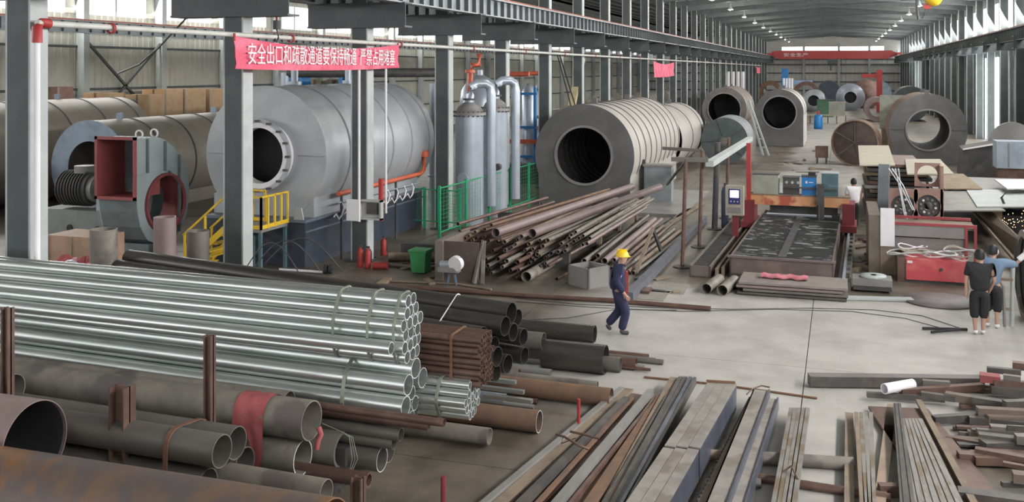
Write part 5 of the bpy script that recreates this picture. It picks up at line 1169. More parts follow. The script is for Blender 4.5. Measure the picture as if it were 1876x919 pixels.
# ================================================================== PIPE HEAP BY THE RIBBED TANK
def HP(px, py, rp, d, vx, L, m, lab, group=None, wall=.1, n=16):
    q = atD(px, py, d); R = max(.02, rp * d / 1800); q.z = max(q.z, R); return pipe(q, vdir(vx), L, R, m, lab, group, wall, n)
HP(908, 426, 8.5, 26.3, 1790, 11.5, mauve, 'left one of the two big mauve-brown pipes on top of the heap')
HP(975, 427, 8.5, 26.3, 1800, 11.5, mauve, 'right one of the two big mauve-brown pipes on top of the heap')
HP(964, 518, 10, 25.0, 1600, 2.0, greypipe, 'short grey pipe lying low at the front of the pipe heap')
random.seed(31)
G1 = [(924, 443, 4), (937, 453, 3), (948, 439, 3), (925, 458, 3), (969, 447, 3.5), (969, 466, 4), (984, 466, 4), (994, 451, 4), (989, 440, 3), (955, 433, 4), (1003, 440, 4), (962, 458, 3), (976, 456, 3), (944, 447, 3)]
for px, py, rp in G1:
    HP(px, py, rp, 26.0, 1690 + random.uniform(-60, 60), random.uniform(7, 10), [mauve, dullpipe, greypipe, tanrust][random.randrange(4)], 'thin pipe in the middle of the pipe heap under the two big pipes', 'thin pipes of the heap, middle')
G2 = [(826, 440), (839, 410), (842, 424), (852, 436), (865, 440), (880, 443), (832, 436), (846, 441), (858, 432), (872, 436), (886, 434), (895, 441), (870, 425), (888, 420), (910, 442), (900, 412)]
for px, py in G2:
    HP(px, py, 3.2, 26.6, 1800 + random.uniform(-50, 50), random.uniform(5, 9), [orangerust, tanrust, brownpipe, orangerust][random.randrange(4)], 'rust-brown thin pipe at the left side of the heap over the plate box', 'rusty thin pipes of the heap, left')
G3 = [(1022, 461), (1035, 460), (1051, 442), (1067, 448), (1054, 425), (1075, 446), (1042, 436), (1028, 446), (1060, 436), (1046, 430), (1068, 432), (1080, 436), (1038, 450)]
for px, py in G3:
    HP(px, py, 3.5, 26.2, 1590 + random.uniform(-30, 30), random.uniform(6, 9), [mauve, tanrust, dullpipe, greypipe][random.randrange(4)], 'thin pipe in the upright-stake rack right of the big pipes', 'thin pipes in the stake rack')
G4 = [(920, 489, 3.5), (893, 487, 4), (935, 495, 3.5), (943, 531, 3), (950, 531, 3), (1020, 523, 3), (900, 500, 3), (912, 474, 4), (928, 478, 4), (948, 480, 4)]
for px, py, rp in G4:
    HP(px, py, rp, 25.2, 1650 + random.uniform(-60, 60), random.uniform(3, 6), [dullpipe, brownpipe, greypipe][random.randrange(3)], 'dark thin pipe added low at the heap front to deepen its shade', 'low thin pipes at the heap front')
for k in range(26):  # extra low pipes added to stand for the black shadow under the heap
    px, py = random.uniform(885, 1010), random.uniform(458, 500)
    HP(px, py, 3.0, 25.6 + (500 - py) * .012, 1640 + random.uniform(-50, 50), random.uniform(4, 7), [dullpipe, brownpipe, mauve, darkbar][k % 4], 'dark thin pipe added low at the heap front to deepen its shade', 'low thin pipes at the heap front')
for k, (px, py, vx, rp, m_) in enumerate(((1107, 478, 1530, 6, mauve), (1102, 502, 1540, 3.5, tanrust), (1070, 478, 1560, 5, greypipe), (1085, 484, 1550, 4, brownpipe), (1120, 492, 1560, 4, tanrust), (1160, 520, 1680, 4, dullpipe), (1135, 505, 1600, 4, greypipe), (1095, 468, 1520, 4, dullpipe), (1150, 500, 1620, 4, tanrust), (1125, 476, 1530, 4, mauve), (1142, 486, 1560, 3.5, brownpipe))):
    HP(px, py, rp, 25.6 + .05 * k, vx, 7.5, m_, 'long thin pipe in the right part of the heap behind the walking worker', 'right part of the pipe heap')
for k, px in enumerate((1100, 1135, 1165)):
    q = atD(px, 455 - k * 32, 28.5 + 2.6 * k); tag(M().box(q.x - .04, q.x + .04, q.y - .04, q.y + .04, 0, 1.0).build('rack_stake', tanrust, None, (q.x, q.y, 0)), ['nearest stake of the pipe rack', 'middle stake of the pipe rack', 'furthest stake of the pipe rack'][k], 'stake')
for k in range(4):
    q = atD(1140 + 34 * k, 470 - 25 * k, 27.5 + 2.2 * k); tag(M().bar((q.x - .3, q.y, .06), (q.x + .1, q.y + 6, .06), .16, .1).build('floor_bar', [dullpipe, greypipe, brownpipe, tanrust][k], None, (q.x, q.y, 0)), ['dark', 'grey', 'brown', 'tan'][k] + ' flat section on the floor right of the pipe heap', 'bar')
p0, p1 = at(1152, 543, .12), at(1290, 400, .12)
tag(M().bar(p0, p1, .2, .2).build('channel', mat('slate_channel', (0.13, 0.135, 0.16), (0.1, 0.1, 0.12)), None, p0), 'long dark slate-grey channel on the floor right of the pipe heap', 'beam')
t = thing('trestle', 'small dark A-shaped trestle leaning in the right part of the pipe heap', 'trestle', at(1205, 450))
M().bar(at(1212, 462, .05), atD(1196, 418, 28.6), .08, .08).build('leg', darkgear, t); M().bar(at(1165, 500, .05), atD(1196, 418, 28.6), .08, .08).build('leg', tanrust, t)
# bearers under heap
for k, y in enumerate((25.8, 29.0, 32.5)):
    tag(M().box(-12.0 if k == 0 else -11.4, -7.0, y, y + .2, 0, .42).build('dunnage_beam', darkgear, None, (-9, y, 0)), ['nearest', 'middle', 'furthest'][k] + ' dark bearer under the pipe heap', 'beam')
# plate box at heap front
a, b_ = at(800, 513), at(876, 517)
t = thing('plate_box', 'open dark rusty plate box at the front left of the pipe heap', 'box', a)
darkrust = mat('dark_rust_plate', (0.1, 0.075, 0.065), (0.14, 0.1, 0.08), 0.7)
M().box(a.x, b_.x, a.y + .1, a.y + .16, 0, 1.0).build('front_plate', darkrust, t); M().box(a.x - .05, a.x + .16, a.y, a.y + 2, 0, 1.02).build('side_plate', mat('plate_edge', (0.2, 0.17, 0.15)), t); M().box(a.x, b_.x, a.y + 1.9, a.y + 1.96, 0, .9).build('back_plate', darkrust, t)
for dx in (.0, .22): M().bar((b_.x - .05 + dx, a.y - .05, 0), (b_.x + .12, a.y + .2, 1.05), .09, .09).build('stanchion', greypipe, t)
# cut-off saw beside it
q = at(828, 522); t = thing('cutoff_saw', 'small cut-off saw with pale round guard on a blue stand before the plate box', 'machine', q)
for dx in (-.12, .12): M().bar(q + Vector((dx, 0, 0)), q + Vector((dx * .5, 0, .35)), .04, .04).build('stand_leg', mat('dusty_blue', (0.13, 0.2, 0.3)), t)
M().box(q.x - .35, q.x + .2, q.y - .1, q.y + .12, .33, .45).build('table', platem, t); M().tube((q.x + .12, q.y - .12, .55), (q.x + .14, q.y + .02, .57), .19, n=20).build('guard', white, t)
M().tube((q.x - .3, q.y, .5), (q.x - .05, q.y, .52), .1, n=12).build('motor', vessel, t); M().bar((q.x + .1, q.y - .02, .6), (q.x + .4, q.y - .02, .82), .03, .03).build('handle', darkgear, t)
q = at(1078, 530); t = thing('concrete_block', 'grey square box with hollow top in front of the pipe heap', 'box', q, rotz=math.radians(-32))
m = M(); h = .5
for a_ in ((-.75, 0, 0, .05), (-.75, 0, .7, .75), (-.75, -.7, 0, .75), (-.05, 0, 0, .75)): m.box(a_[0], a_[1], a_[2], a_[3], 0, h)
m.build('wall', platem, t, local=True); M().box(-.7, -.05, .05, .7, 0.1, .36).build('filling', darkgear, t, local=True)
# floor long pipe and cables
tag(M().path([at(700, 523, .06), at(819, 531, .06), at(960, 541, .06), at(1120, 550, .06), at(1302, 565, .06)], .055, 10).build('long_floor_pipe', brownpipe, None, at(960, 541)), 'long thin brown pipe lying across the aisle behind the walking worker', 'pipe')
tag(M().path([at(700, 514, .03), at(840, 520, .03), at(900, 530, .03)], .03, 6).build('long_floor_rod', tanrust, None, at(840, 520)), 'thin tan rod lying behind the long brown floor pipe', 'rod')
for k, (pp_, lab) in enumerate((([(940, 545), (1060, 557), (1200, 563), (1340, 566), (1480, 564), (1600, 567), (1690, 578), (1757, 600)], 'thin dark cable curving along the aisle to the dark bar ends'), ([(945, 552), (1080, 562), (1250, 570), (1420, 566), (1560, 570), (1660, 583), (1722, 600)], 'second dark cable beside the first one on the aisle floor'), ([(950, 586), (1040, 582), (1130, 566), (1240, 568)], 'thin dark cable crossing by the worker\'s feet'))):
    tag(M().path([at(x, y, .012) for x, y in pp_], .008, 5).build('floor_cable', darkgear, None, at(*pp_[2])), lab, 'cable')
tag(M().bar(at(1690, 601, .03), at(1772, 603, .03), .05, .05).build('steel_bar', darkin, None, at(1690, 601)), 'thin black bar on the aisle floor at the cable ends', 'bar')
tag(M().bar(at(1706, 608, .03), at(1760, 603, .05), .04, .04).build('steel_bar', darkin, None, at(1706, 608)), 'second thin black bar crossing the first at the cable ends', 'bar')
for px, py, w, h_, lab in ((1180, 540, 1.1, 1.0, 'pale plate on the floor left of the cutting table'), (1225, 528, .9, 1.1, 'second pale plate on the floor beside the first')):
    q = at(px, py); tag(M().box(q.x - w / 2, q.x + w / 2, q.y - h_ / 2, q.y + h_ / 2, 0, .02).build('floor_plate', mat('pale_plate', (0.3, 0.28, 0.24), (0.25, 0.23, 0.2)), None, (q.x, q.y, 0)), lab, 'plate')
# plates behind heap
q = at(1225, 370); tag(M().box(q.x - 2.0, q.x + 1.2, q.y - 4, q.y + 3.5, .0, .1).build('floor_plate', platem, None, (q.x, q.y, 0)), 'large grey steel plate on the floor right of the ribbed tank', 'plate')

# ================================================================== RACK FRAME
t = thing('pipe_rack_frame', 'tall thin rusty post frame with a pale bar on top, left of the cutting table', 'rack', at(1281, 455))
tops = []
for px, py in ((1250, 489), (1281, 453), (1309, 420), (1330, 400)):
    b0 = at(px, py); z = 2.95; tops.append(Vector((b0.x, b0.y, z)))
    M().tube((b0.x, b0.y, 0), (b0.x + .1, b0.y, z), .055 if px != 1309 else .1, n=10).build('post', brownpipe if px != 1309 else darkgear, t); M().tube((b0.x, b0.y, 0), (b0.x, b0.y, .03), .25, n=16).build('foot', darkgear, t)
M().bar(tops[0] + Vector((-.3, 0, 0)), tops[0] + Vector((.7, 0, 0)), .08, .12).build('cross_arm', dullpipe, t)
M().bar(tops[1] + Vector((-1.2, .5, 0)), tops[1] + Vector((.1, 0, 0)), .06, .1).build('cross_arm', dullpipe, t)
M().bar(atD(1300, 300, 27.5), atD(1374, 254, 40), .22, .16).build('top_rail', collight, t)
M().bar(atD(1258, 292, 27.5), atD(1222, 338, 33), .06, .06).build('brace', dullpipe, t)
q = at(1314, 418); t = thing('gas_cylinder', 'dark blue gas cylinder standing by the rack frame', 'cylinder', q)
M().lathe([(0, 0), (.12, 0), (.13, .05), (.13, 1.25), (.08, 1.4), (.03, 1.45)], q + Vector((.25, .1, 0)), 14).build('cylinder', mat('cylinder_blue', (0.08, 0.1, 0.15)), t); M().tube(q + Vector((.25, .1, 1.42)), q + Vector((.25, .1, 1.55)), .04, n=8).build('valve', darkgear, t)

# ================================================================== CUTTING TABLE (frame of its own, turned 1.6 degrees)
fl_, fr_ = at(1337, 507), at(1527, 521)
O = Vector((fl_.x, (fl_.y + fr_.y) / 2, 0)); TW = (fr_.x - fl_.x); rz = -math.atan2(ray(1590).x, ray(1590).y)
t = thing('cutting_table', 'long water-table of a plate cutting machine with dark slats covered in white slag', 'machine', O, rotz=rz)
TL = 9.0; H = .56
m = M(); m.box(0, TW, 0, .05, 0, H); m.box(0, TW, TL - .05, TL, 0, H); m.box(0, .05, 0, TL, 0, H); m.box(TW - .05, TW, 0, TL, 0, H); m.box(0, TW, 0, TL, .05, .12); m.build('tub', mat('table_rust', (0.15, 0.11, 0.1), (0.2, 0.15, 0.13), 0.6), t, local=True)
M().box(-.06, TW + .06, -.05, .04, H - .03, H + .02).build('front_lip', mat('table_lip', (0.18, 0.14, 0.14)), t, local=True)
s0 = M().box(.06, TW - .06, 0, .015, .2, H - .01).build('slat', slag, t, local=True); s0.location = (0, .12, 0)
for k in range(1, 78): inst(s0, t, (0, .12 + .113 * k, (k * 7 % 5) * .004))
M().box(TW * .5 - .1, TW * .5 + .1, .3, TL - .4, H - .02, H + .01).build('centre_bar', darkgear, t, local=True)
M().box(.2, TW - .3, TL - 1.3, TL - 1.0, H, H + .05).build('sheet_edge', vessel, t, local=True)
def rthing(name, lab, cat, o=O): return thing(name, lab, cat, o, rotz=rz)
# rails
t = rthing('machine_rail', 'left floor rail trough of the cutting machine with ladder rungs', 'rail')
m = M(); m.box(-1.0, -.95, -.3, 10, 0, .3); m.box(-.5, -.45, -.3, 10, 0, .3); m.box(-1.0, -.45, -.3, -.25, 0, .3); m.box(-1.0, -.45, -.3, 10, 0, .04); m.build('trough', mat('trough', (0.17, 0.14, 0.12)), t, local=True)
rg = M().box(-.95, -.5, 0, .04, .22, .27).build('rung', darkgear, t, local=True)
for k in range(1, 58): inst(rg, t, (0, -.2 + k * .175, 0))
M().box(-.33, -.27, -.3, 10, 0, .26).build('rail', tanrust, t, local=True); M().box(-.2, -.14, -.1, 10, 0, .26).build('rail', tanrust, t, local=True)
t = rthing('machine_rail', 'right floor rail of the cutting machine beside the table', 'rail')
M().box(TW + .12, TW + .42, -.6, 10, 0, .2).build('bed', dullpipe, t, local=True); M().box(TW + .22, TW + .28, -.6, 10, .2, .3).build('rail', vessel, t, local=True)
nb_ = M().box(TW + .3, TW + .38, 0, .06, .2, .25).build('bolt_block', darkgear, t, local=True)
for k in range(1, 14): inst(nb_, t, (0, -.4 + k * .7, 0))
# gantry
GY = 7.0
t = rthing('cutting_gantry', 'gantry of the cutting machine, orange-yellow beam between dark red legs', 'machine')
M().box(-.3, TW + .25, GY, GY + .3, 1.0, 1.32).build('beam', mat('worn_orange', (0.62, 0.3, 0.14), (0.68, 0.38, 0.2), 0.6, scale=1.5, c3=(0.45, 0.1, 0.06), s3=1.6), t, local=True)
M().box(-.3, TW + .3, GY - .02, GY + .32, 1.32, 1.36).build('beam_top', tanrust, t, local=True)
M().box(TW + .05, TW + .42, GY - .2, GY + .9, .3, 1.15).build('leg', maroon, t, local=True); M().box(-.45, -.1, GY - .2, GY + .9, .3, 1.15).build('leg', maroon, t, local=True)
M().box(TW + .0, TW + .48, GY - .5, GY + 1.1, .3, .5).build('carriage', maroon, t, local=True); M().box(-.5, -.05, GY - .5, GY + 1.1, .3, .5).build('carriage', maroon, t, local=True)
M().box(TW - .72, TW - .5, GY - .25, GY, .65, 1.75).build('torch_slide', darkgear, t, local=True); M().tube((TW - .65, GY - .3, .6), (TW - .65, GY - .3, 1.1), .03, n=8).build('torch', darkgear, t, local=True)
M().bar((.9, GY - .1, 1.62), (TW - .1, GY - .1, 1.58), .05, .05).build('hose_rail', darkgear, t, local=True)
M().box(.35, TW - .1, GY + .35, GY + .45, .7, 1.0).build('back_beam', darkgear, t, local=True)
M().box(-.36, -.22, GY - .1, GY + .05, 1.15, 3.0).build('red_post', redp, t, local=True)
for (x0, x1, z0, z1, m_, nm, lab, ct) in ((.0, .95, 1.36, 1.98, mat('pale_green_box', (0.36, 0.37, 0.31)), 'pale_cover', 'pale green-grey cover box on the left of the gantry', 'box'), (1.12, 1.7, 1.36, 1.9, darkgear, 'gauge_panel', 'dark panel with three round gauges on the gantry', 'panel'),
        (1.82, 2.34, 1.36, 1.95, blue, 'blue_power_unit', 'blue power unit with small white mark on the gantry', 'machine'), (2.55, 3.15, 1.36, 2.08, teal, 'teal_cabinet', 'teal-grey cabinet at the right end of the gantry', 'cabinet')):
    u = rthing(nm, lab, ct, O); sc_ = TW / 2.7; x0 *= sc_ * .88; x1 *= sc_ * .88; x0 -= .15; x1 -= .15
    M().box(x0, x1, GY + .0, GY + .5, z0, z1).build('body', m_, u, local=True); M().box(x0 - .02, x1 + .02, GY - .02, GY + .52, z1, z1 + .03).build('top', collight if nm == 'teal_cabinet' else darkgear, u, local=True)
    if nm == 'gauge_panel':
        for k in range(3): M().tube((x0 + .12 + k * .18, GY - .03, 1.76), (x0 + .12 + k * .18, GY, 1.76), .045, n=12).build('gauge', collight, u, local=True)
    if nm == 'blue_power_unit': M().box(x0 + .12, x0 + .18, GY - .01, GY, 1.75, 1.82).build('mark', white, u, local=True); M().box(x0 + .22, x0 + .36, GY - .01, GY, 1.77, 1.79).build('mark', white, u, local=True); M().box(x0 + .2, x0 + .42, GY + .1, GY + .3, 1.98, 2.1).build('handle', darkin, u, local=True)
    if nm == 'teal_cabinet': M().box(x0 + .2, x0 + .5, GY - .01, GY, 1.66, 1.72).build('plate', mat('dull_plate', (0.16, 0.2, 0.22)), u, local=True)
# console
q = atD(1346, 367, 30.2); t = thing('control_console', 'grey control console with a lit blue-white screen beside the cutting table', 'console', (q.x, q.y, 0), rotz=rz)
X_, Z_ = 0, q.z
M().box(-.27, .27, -.08, .2, Z_ - .45, Z_ + .45).build('case', mat('console_grey', (0.36, 0.33, 0.27)), t, local=True); M().box(-.17, .17, -.1, -.08, Z_ - .1, Z_ + .36).build('bezel', mat('screen_blue', (0.03, 0.03, 0.16)), t, local=True)
M().box(-.13, .13, -.11, -.1, Z_ + .1, Z_ + .32).build('screen', screenm, t, local=True)
for k in range(3): M().tube((-.1 + k * .1, -.12, Z_ - .02), (-.1 + k * .1, -.1, Z_ - .02), .025, n=8).build('button', collight, t, local=True)
M().box(-.2, .2, -.1, -.08, Z_ - .36, Z_ - .2).build('drawer', platem, t, local=True); M().box(-.08, .1, 0, .15, 0, Z_ - .45).build('pedestal', maroon, t, local=True); M().box(-.3, .3, -.2, .3, 0, .06).build('base', darkgear, t, local=True)
# stack of plates and two short pipes in front
q = at(1449, 548); t = thing('plate_stack', 'stack of dark plates on the floor in front of the cutting table', 'plates', q)
for k, (dx, w, z) in enumerate(((0, 2.5, .0), (.08, 2.4, .07), (-.06, 2.45, .14), (.02, 2.5, .21))):
    M().box(q.x - w / 2 + dx, q.x + w / 2 + dx, q.y + .1 + .05 * k, q.y + 1.5, z + .02, z + .07).build('plate', [darkbar, dullpipe, mauve, mat('plate_top', (0.27, 0.23, 0.21))][k], t)
m = M(); random.seed(5)
rs = []
for i in range(14):
    rs.append([Vector((q.x - .75 + i * .085, q.y + .9 + .12 * math.cos(a) + .03 * math.sin(i), .31 + max(0, .09 * math.sin(a)) + .02 * math.sin(i * 1.7))) for a in [2 * math.pi * j / 8 for j in range(8)]])
m.rings(rs, 8); m.add(rs[0], [tuple(range(8))]); m.add(rs[-1], [tuple(range(8))])
tag(m.build('pink_cloth', mat('pink_rag', (0.6, 0.22, 0.25), (0.5, 0.16, 0.18), 0.9, scale=6), None, (q.x, q.y + .9, .28)), 'crumpled pink cloth on the plate stack before the cutting table', 'cloth')
HP(1294, 534, 9.5, 23.7, 1830, 1.25, greypipe, 'left one of two short pipes on the floor before the rail trough', None, .06, 24)
HP(1323, 539, 10, 23.5, 1830, 1.25, greypipe, 'right one of two short pipes on the floor before the rail trough', None, .06, 24)
q = at(1597, 536); t = thing('strapping_machine', 'small grey box machine with a coil on top right of the plate stack', 'machine', q)
M().box(q.x - .42, q.x + .45, q.y, q.y + .6, .05, .16).build('base', darkgear, t); M().box(q.x - .44, q.x + .47, q.y - .02, q.y + .62, .16, .32).build('body', platem, t); M().lathe([(.08, .32), (.3, .32), (.3, .38), (.08, .38)], (q.x + .05, q.y + .3, 0), 20).build('coil', collight, t)
tag(M().bar(at(1545, 545, .03), at(1672, 548, .03), .3, .04).build('pale_plank', collight, None, at(1600, 546)), 'pale flat plate on the aisle floor in front of the small grey machine', 'plate')
q = at(1722, 552); tag(M().lathe([(0, .005), (.78, .005), (.8, .02), (.8, .045), (0, .045)], q, 24).build('round_plate', mat('mauve_plate', (0.24, 0.21, 0.21)), None, q), 'round mauve-grey plate lying on the floor before the red cabinet', 'plate')

# ================================================================== RIGHT-HAND MACHINES
a, b_ = at(1660, 517), at(1771, 520)
t = thing('red_cabinet', 'long faded red cabinet with pale cables heaped on it', 'cabinet', a)
x0, x1, y0_ = a.x, b_.x, a.y
M().box(x0, x1, y0_, y0_ + .9, .08, .6).build('body', pinkred, t); M().box(x0 - .2, x0, y0_ + .05, y0_ + .9, 0, .6).build('side_panel', brownpipe, t); M().box(x0, x1, y0_ + .05, y0_ + .85, 0, .08).build('plinth', darkgear, t)
M().box(x0 + .03, x0 + .15, y0_ - .01, y0_, .5, .56).build('label_plate', white, t); M().tube((x0 + .82, y0_ - .04, .38), (x0 + .82, y0_, .38), .04, n=10).build('lock', darkgear, t)
t = thing('cable_heap', 'heap of pale cables and hoses on top of the red cabinet', 'cables', (x0 + .7, y0_ + .4, .6))
random.seed(14)
for k in range(12):
    cx, cy = random.uniform(x0 - .1, x1 - .1), y0_ + random.uniform(.1, .7); r_ = random.uniform(.15, .4); m = M()
    M().path([(cx + r_ * 1.4 * math.cos(u), cy + r_ * .6 * math.sin(u), .63 + .02 * k + .05 * math.sin(u * 2 + k)) for u in [j * .5 for j in range(12)]], .02, 6).build('cable', [white, collight, sheetpale][k % 3], t)
# frame machine behind the cabinet
t = thing('press_frame', 'red-framed grey machine bench behind the red cabinet', 'machine', (x0 + .7, y0_ + 1.2, 0))
xa, xb, ya = x0 - .25, x1 + .35, y0_ + 1.2
for z, h_ in ((1.28, .07),): M().box(xa, xb, ya, ya + .07, z, z + h_).build('frame_beam', mat('dull_red', (0.34, 0.06, 0.07)), t); M().box(xa, xb, ya + 1.3, ya + 1.37, z, z + h_).build('frame_beam', mat('dull_red', (0.34, 0.06, 0.07)), t)
for x in (xb - .22, xb): M().box(x - .07, x, ya, ya + .08, 0, 1.28).build('frame_post', mat('dull_red', (0.34, 0.06, 0.07)), t)
M().box(xa, xb - .25, ya + .02, ya + .05, .98, 1.28).build('panel', platem, t); M().box(xa, xb - .25, ya + .1, ya + .14, .6, .94).build('panel', platem, t)
M().box(xa, xb, ya + .07, ya + 1.3, 1.2, 1.26).build('bench_top', tanrust, t)
t = thing('upright_board', 'upright white board at the left end of the red-framed machine', 'board', (xa - .3, ya - .3, 0))
M().box(xa - .33, xa + .02, ya - .35, ya - .31, .75, 1.75).build('board', white, t); M().box(xa - .33, xa + .02, ya - .33, ya - .29, .0, .75).build('lower_board', tanrust, t)
M().box(xa - .62, xa - .33, ya - .3, ya + 2.6, 0, 1.55).build('side_board', mat('brown_board', (0.17, 0.14, 0.11)), t)
# bench with two ring dies
t = thing('ring_plate', 'upright rusty plate with two dark round openings behind the red-framed machine', 'plate', (x0 + .6, ya + 1.8, 0))
yb_ = ya + 1.9; rp_ = mat('ring_rust', (0.33, 0.2, 0.16), (0.27, 0.16, 0.13))
def sq(hw, hh):
    return lambda a_: min(hw / max(1e-6, abs(math.cos(a_))), hh / max(1e-6, abs(math.sin(a_))))
for k, px in enumerate((1655, 1701)):
    q = atY(px, 378, yb_); M().holeplate(sq(.38, .5), .33, yb_, yb_ + .06, 40, (q.x, q.z)).build('ring_frame', rp_, t)
    M().tube((q.x, yb_ + .1, q.z), (q.x, yb_ + .3, q.z), .31, .12, n=24).build('gear', darkgear, t)
    for j in range(10):
        a_ = j * .63 + k; M().tube((q.x + .2 * math.cos(a_), yb_ + .06, q.z + .2 * math.sin(a_)), (q.x + .2 * math.cos(a_), yb_ + .1, q.z + .2 * math.sin(a_)), .035, n=8).build('roller', [platem, tanrust, white][j % 3], t)
q = atY(1699, 320, yb_ + .5); M().holeplate(sq(.34, .34), .27, yb_ + .5, yb_ + .54, 40, (q.x, q.z)).build('ring_frame', rp_, t)
M().box(q.x + .3, q.x + .38, yb_, yb_ + .6, 0, q.z + .3).build('frame_post', rp_, t); M().box(x0 - .1, q.x + .35, yb_ + .55, yb_ + .6, 0, 1.3).build('back_plate', brownpipe, t)
# blue-grey upright beam
a_ = at(1635, 470); tag(M().bar((x0 - .45, ya + 2.4, .0), (x0 - .35, ya + 3.0, 2.6), .3, .2).build('upright_beam', mat('slate_beam', (0.17, 0.19, 0.21)), None, (x0 - .45, ya + 2.4, 0)), 'slate-grey slanted upright beam left of the ring plate', 'beam')
t = thing('shiny_strips', 'shiny curled metal strips hanging over the ring plate', 'strip', (x0 + .3, yb_ - .1, 2))
for k in range(4):
    p_ = atY(1628 + 6 * k, 308, yb_ - .1)
    M().path([p_, atY(1650 + 5 * k, 340, yb_ - .15), atY(1672 + 3 * k, 385, yb_ - .2)] if k < 2 else [p_, atY(1645 + 2 * k, 350, yb_ - .15), atY(1650 + 3 * k, 390, yb_ - .2), atY(1662 + 2 * k, 420, yb_ - .25)], .015, 5).build('strip', galvrim, t)
# stacked pale sheets further back
def sheet(px0, px1, py0, py1, z, m_, lab, th=.04, base=True, name='steel_sheet'):
    a_, b2, c_, d_ = at(px0[0], py1, z), at(px0[1], py1, z), at(px1[1], py0, z), at(px1[0], py0, z)
    o = M().prism([a_, b2, c_, d_], (0, 0, -th)).build(name, m_, None, a_); return tag(o, lab, 'sheet')
sheet((1662, 1748), (1658, 1722), 291, 318, 1.93, sheetpale, 'pale cardboard-like sheet on the right of the tall sheet stack')
cx = at(1660, 296, 2.0); t = thing('sheet_stack', 'tall stack of dark and pale sheets in front of the ring drum', 'sheets', (cx.x, cx.y, 0))
for k in range(12): M().box(cx.x - 1.45 + .1 * (k % 3), cx.x + .9 - .12 * (k % 4), cx.y + .05 * (k % 2), cx.y + 4.5, .16 * k, .16 * k + .12).build('sheet', [darkgear, timber, platem, brownpipe][k % 4], t)
sheet((1575, 1640), (1572, 1628), 266, 302, 1.96, sheetpale, 'pale folded sheet leaning beside the rusty drum')
t = thing('work_table', 'big low table holding pale steel plates at the right', 'table', at(1745, 400))
tq = at(1745, 400); M().box(tq.x - .6, tq.x + 4.5, tq.y - .5, tq.y + 5.3, .9, 1.0).build('table_top', platem, t)
for dx in (-.5, 1.8, 4.3):
    for dy in (-.3, 5.0): M().box(tq.x + dx, tq.x + dx + .12, tq.y + dy, tq.y + dy + .12, 0, .9).build('leg', darkgear, t)
sheet((1730, 1800), (1715, 1765), 318, 345, 1.15, timber, 'pale tan plate on the big table, left of the others')
sheet((1725, 1842), (1712, 1790), 348, 385, 1.06, mat('grey_plate', (0.28, 0.27, 0.24)), 'grey-tan plate on the big table nearest the camera')
sheet((1845, 1900), (1822, 1900), 328, 345, 1.3, white, 'bright white sheet on the table at the right edge')
sheet((1790, 1900), (1770, 1870), 347, 378, 1.1, collight, 'pale grey plate on the table under the bright sheet')
# leaning plates and drums at right edge
t = thing('bent_plate', 'bent dark plate chute leaning at the right under the tall door opening', 'plate', atD(1800, 285, 45)); q = atD(1795, 290, 45)
M().prism([q + Vector((-.8, 0, -.9)), q + Vector((.9, 0, -.9)), q + Vector((1.3, .2, .75)), q + Vector((-.7, 0, .35))], (0, 1.6, .1)).build('plate', darkgear, t); M().bar(q + Vector((-.7, -.03, .4)), q + Vector((1.3, .1, .8)), .1, .06).build('edge', white, t)
M().box(q.x - .6, q.x + .8, q.y + .1, q.y + 1.4, 0, q.z - .9).build('stand', darkgear, t)
q = atD(1852, 285, 42); t = thing('steel_bin', 'pale blue-grey bin standing at the right edge beyond the table', 'bin', (q.x, q.y, 0))
M().box(q.x - .55, q.x + 1.0, q.y, q.y + 1.2, q.z - .55, q.z + .6).build('body', mat('bin_grey', (0.36, 0.42, 0.48)), t); M().box(q.x - .1, q.x - .05, q.y - .04, q.y, q.z - .5, q.z + .55).build('rib', platem, t); M().box(q.x - .5, q.x + .9, q.y + .1, q.y + 1.1, 0, q.z - .55).build('stand', brownpipe, t)
q = atD(1855, 245, 46); t = thing('dished_head', 'grey rounded plate standing behind the pale bin at the right edge', 'plate', (q.x, q.y, 0))
M().tube((q.x, q.y, q.z - .4), (q.x, q.y + .3, q.z - .4), .95, n=28).build('disc', platem, t); M().box(q.x - .5, q.x + .5, q.y, q.y + .3, 0, q.z - 1.1).build('stand', darkgear, t)
# sparks machine
q = atD(1845, 400, 31.5); t = thing('grinding_station', 'dark machine bed with pipe loop where sparks fly, at the right edge', 'machine', (q.x, q.y, 0))
M().box(q.x - .45, q.x - .15, q.y - .1, q.y + .5, 0, q.z + .4).build('pedestal', tanrust, t); M().box(q.x - .5, q.x + 2, q.y, q.y + 1.6, q.z - .5, q.z + .1).build('bed', darkin, t); M().box(q.x - .4, q.x + 2, q.y + .1, q.y + .3, q.z + .35, q.z + .45).build('top_bar', brownpipe, t)
M().path([q + Vector((-.05, .1, .4)), q + Vector((-.15, .1, .65)), q + Vector((0, .1, .85)), q + Vector((.3, .1, .9)), q + Vector((1.6, .1, .85))], .04, 8).build('pipe_loop', darkgear, t)
M().box(q.x - .5, q.x + 2, q.y, q.y + 1.6, 0, q.z - .5).build('base', darkgear, t)
random.seed(9)
qs = atD(1855, 408, 30.8)
m = M()
for k in range(34):
    p_ = qs + Vector((random.gauss(0, .28), random.uniform(-.2, .1), random.gauss(-.02, .17) + .04)); d_ = Vector((random.uniform(-1, 1), 0, random.uniform(-.2, 1))).normalized() * .03
    m.bar(p_, p_ + d_ * .8, .009, .009)
tag(m.build('sparks', spark, None, qs), 'burst of orange grinding sparks at the right edge', 'sparks', kind='stuff')
t = thing('conveyor_side', 'long brown slanting side panel running toward the camera at the right', 'panel', atD(1830, 430, 29))
P_ = [atD(1780, 378, 33), atD(1796, 372, 33), atD(1880, 470, 26.5), atD(1872, 492, 26.5)]
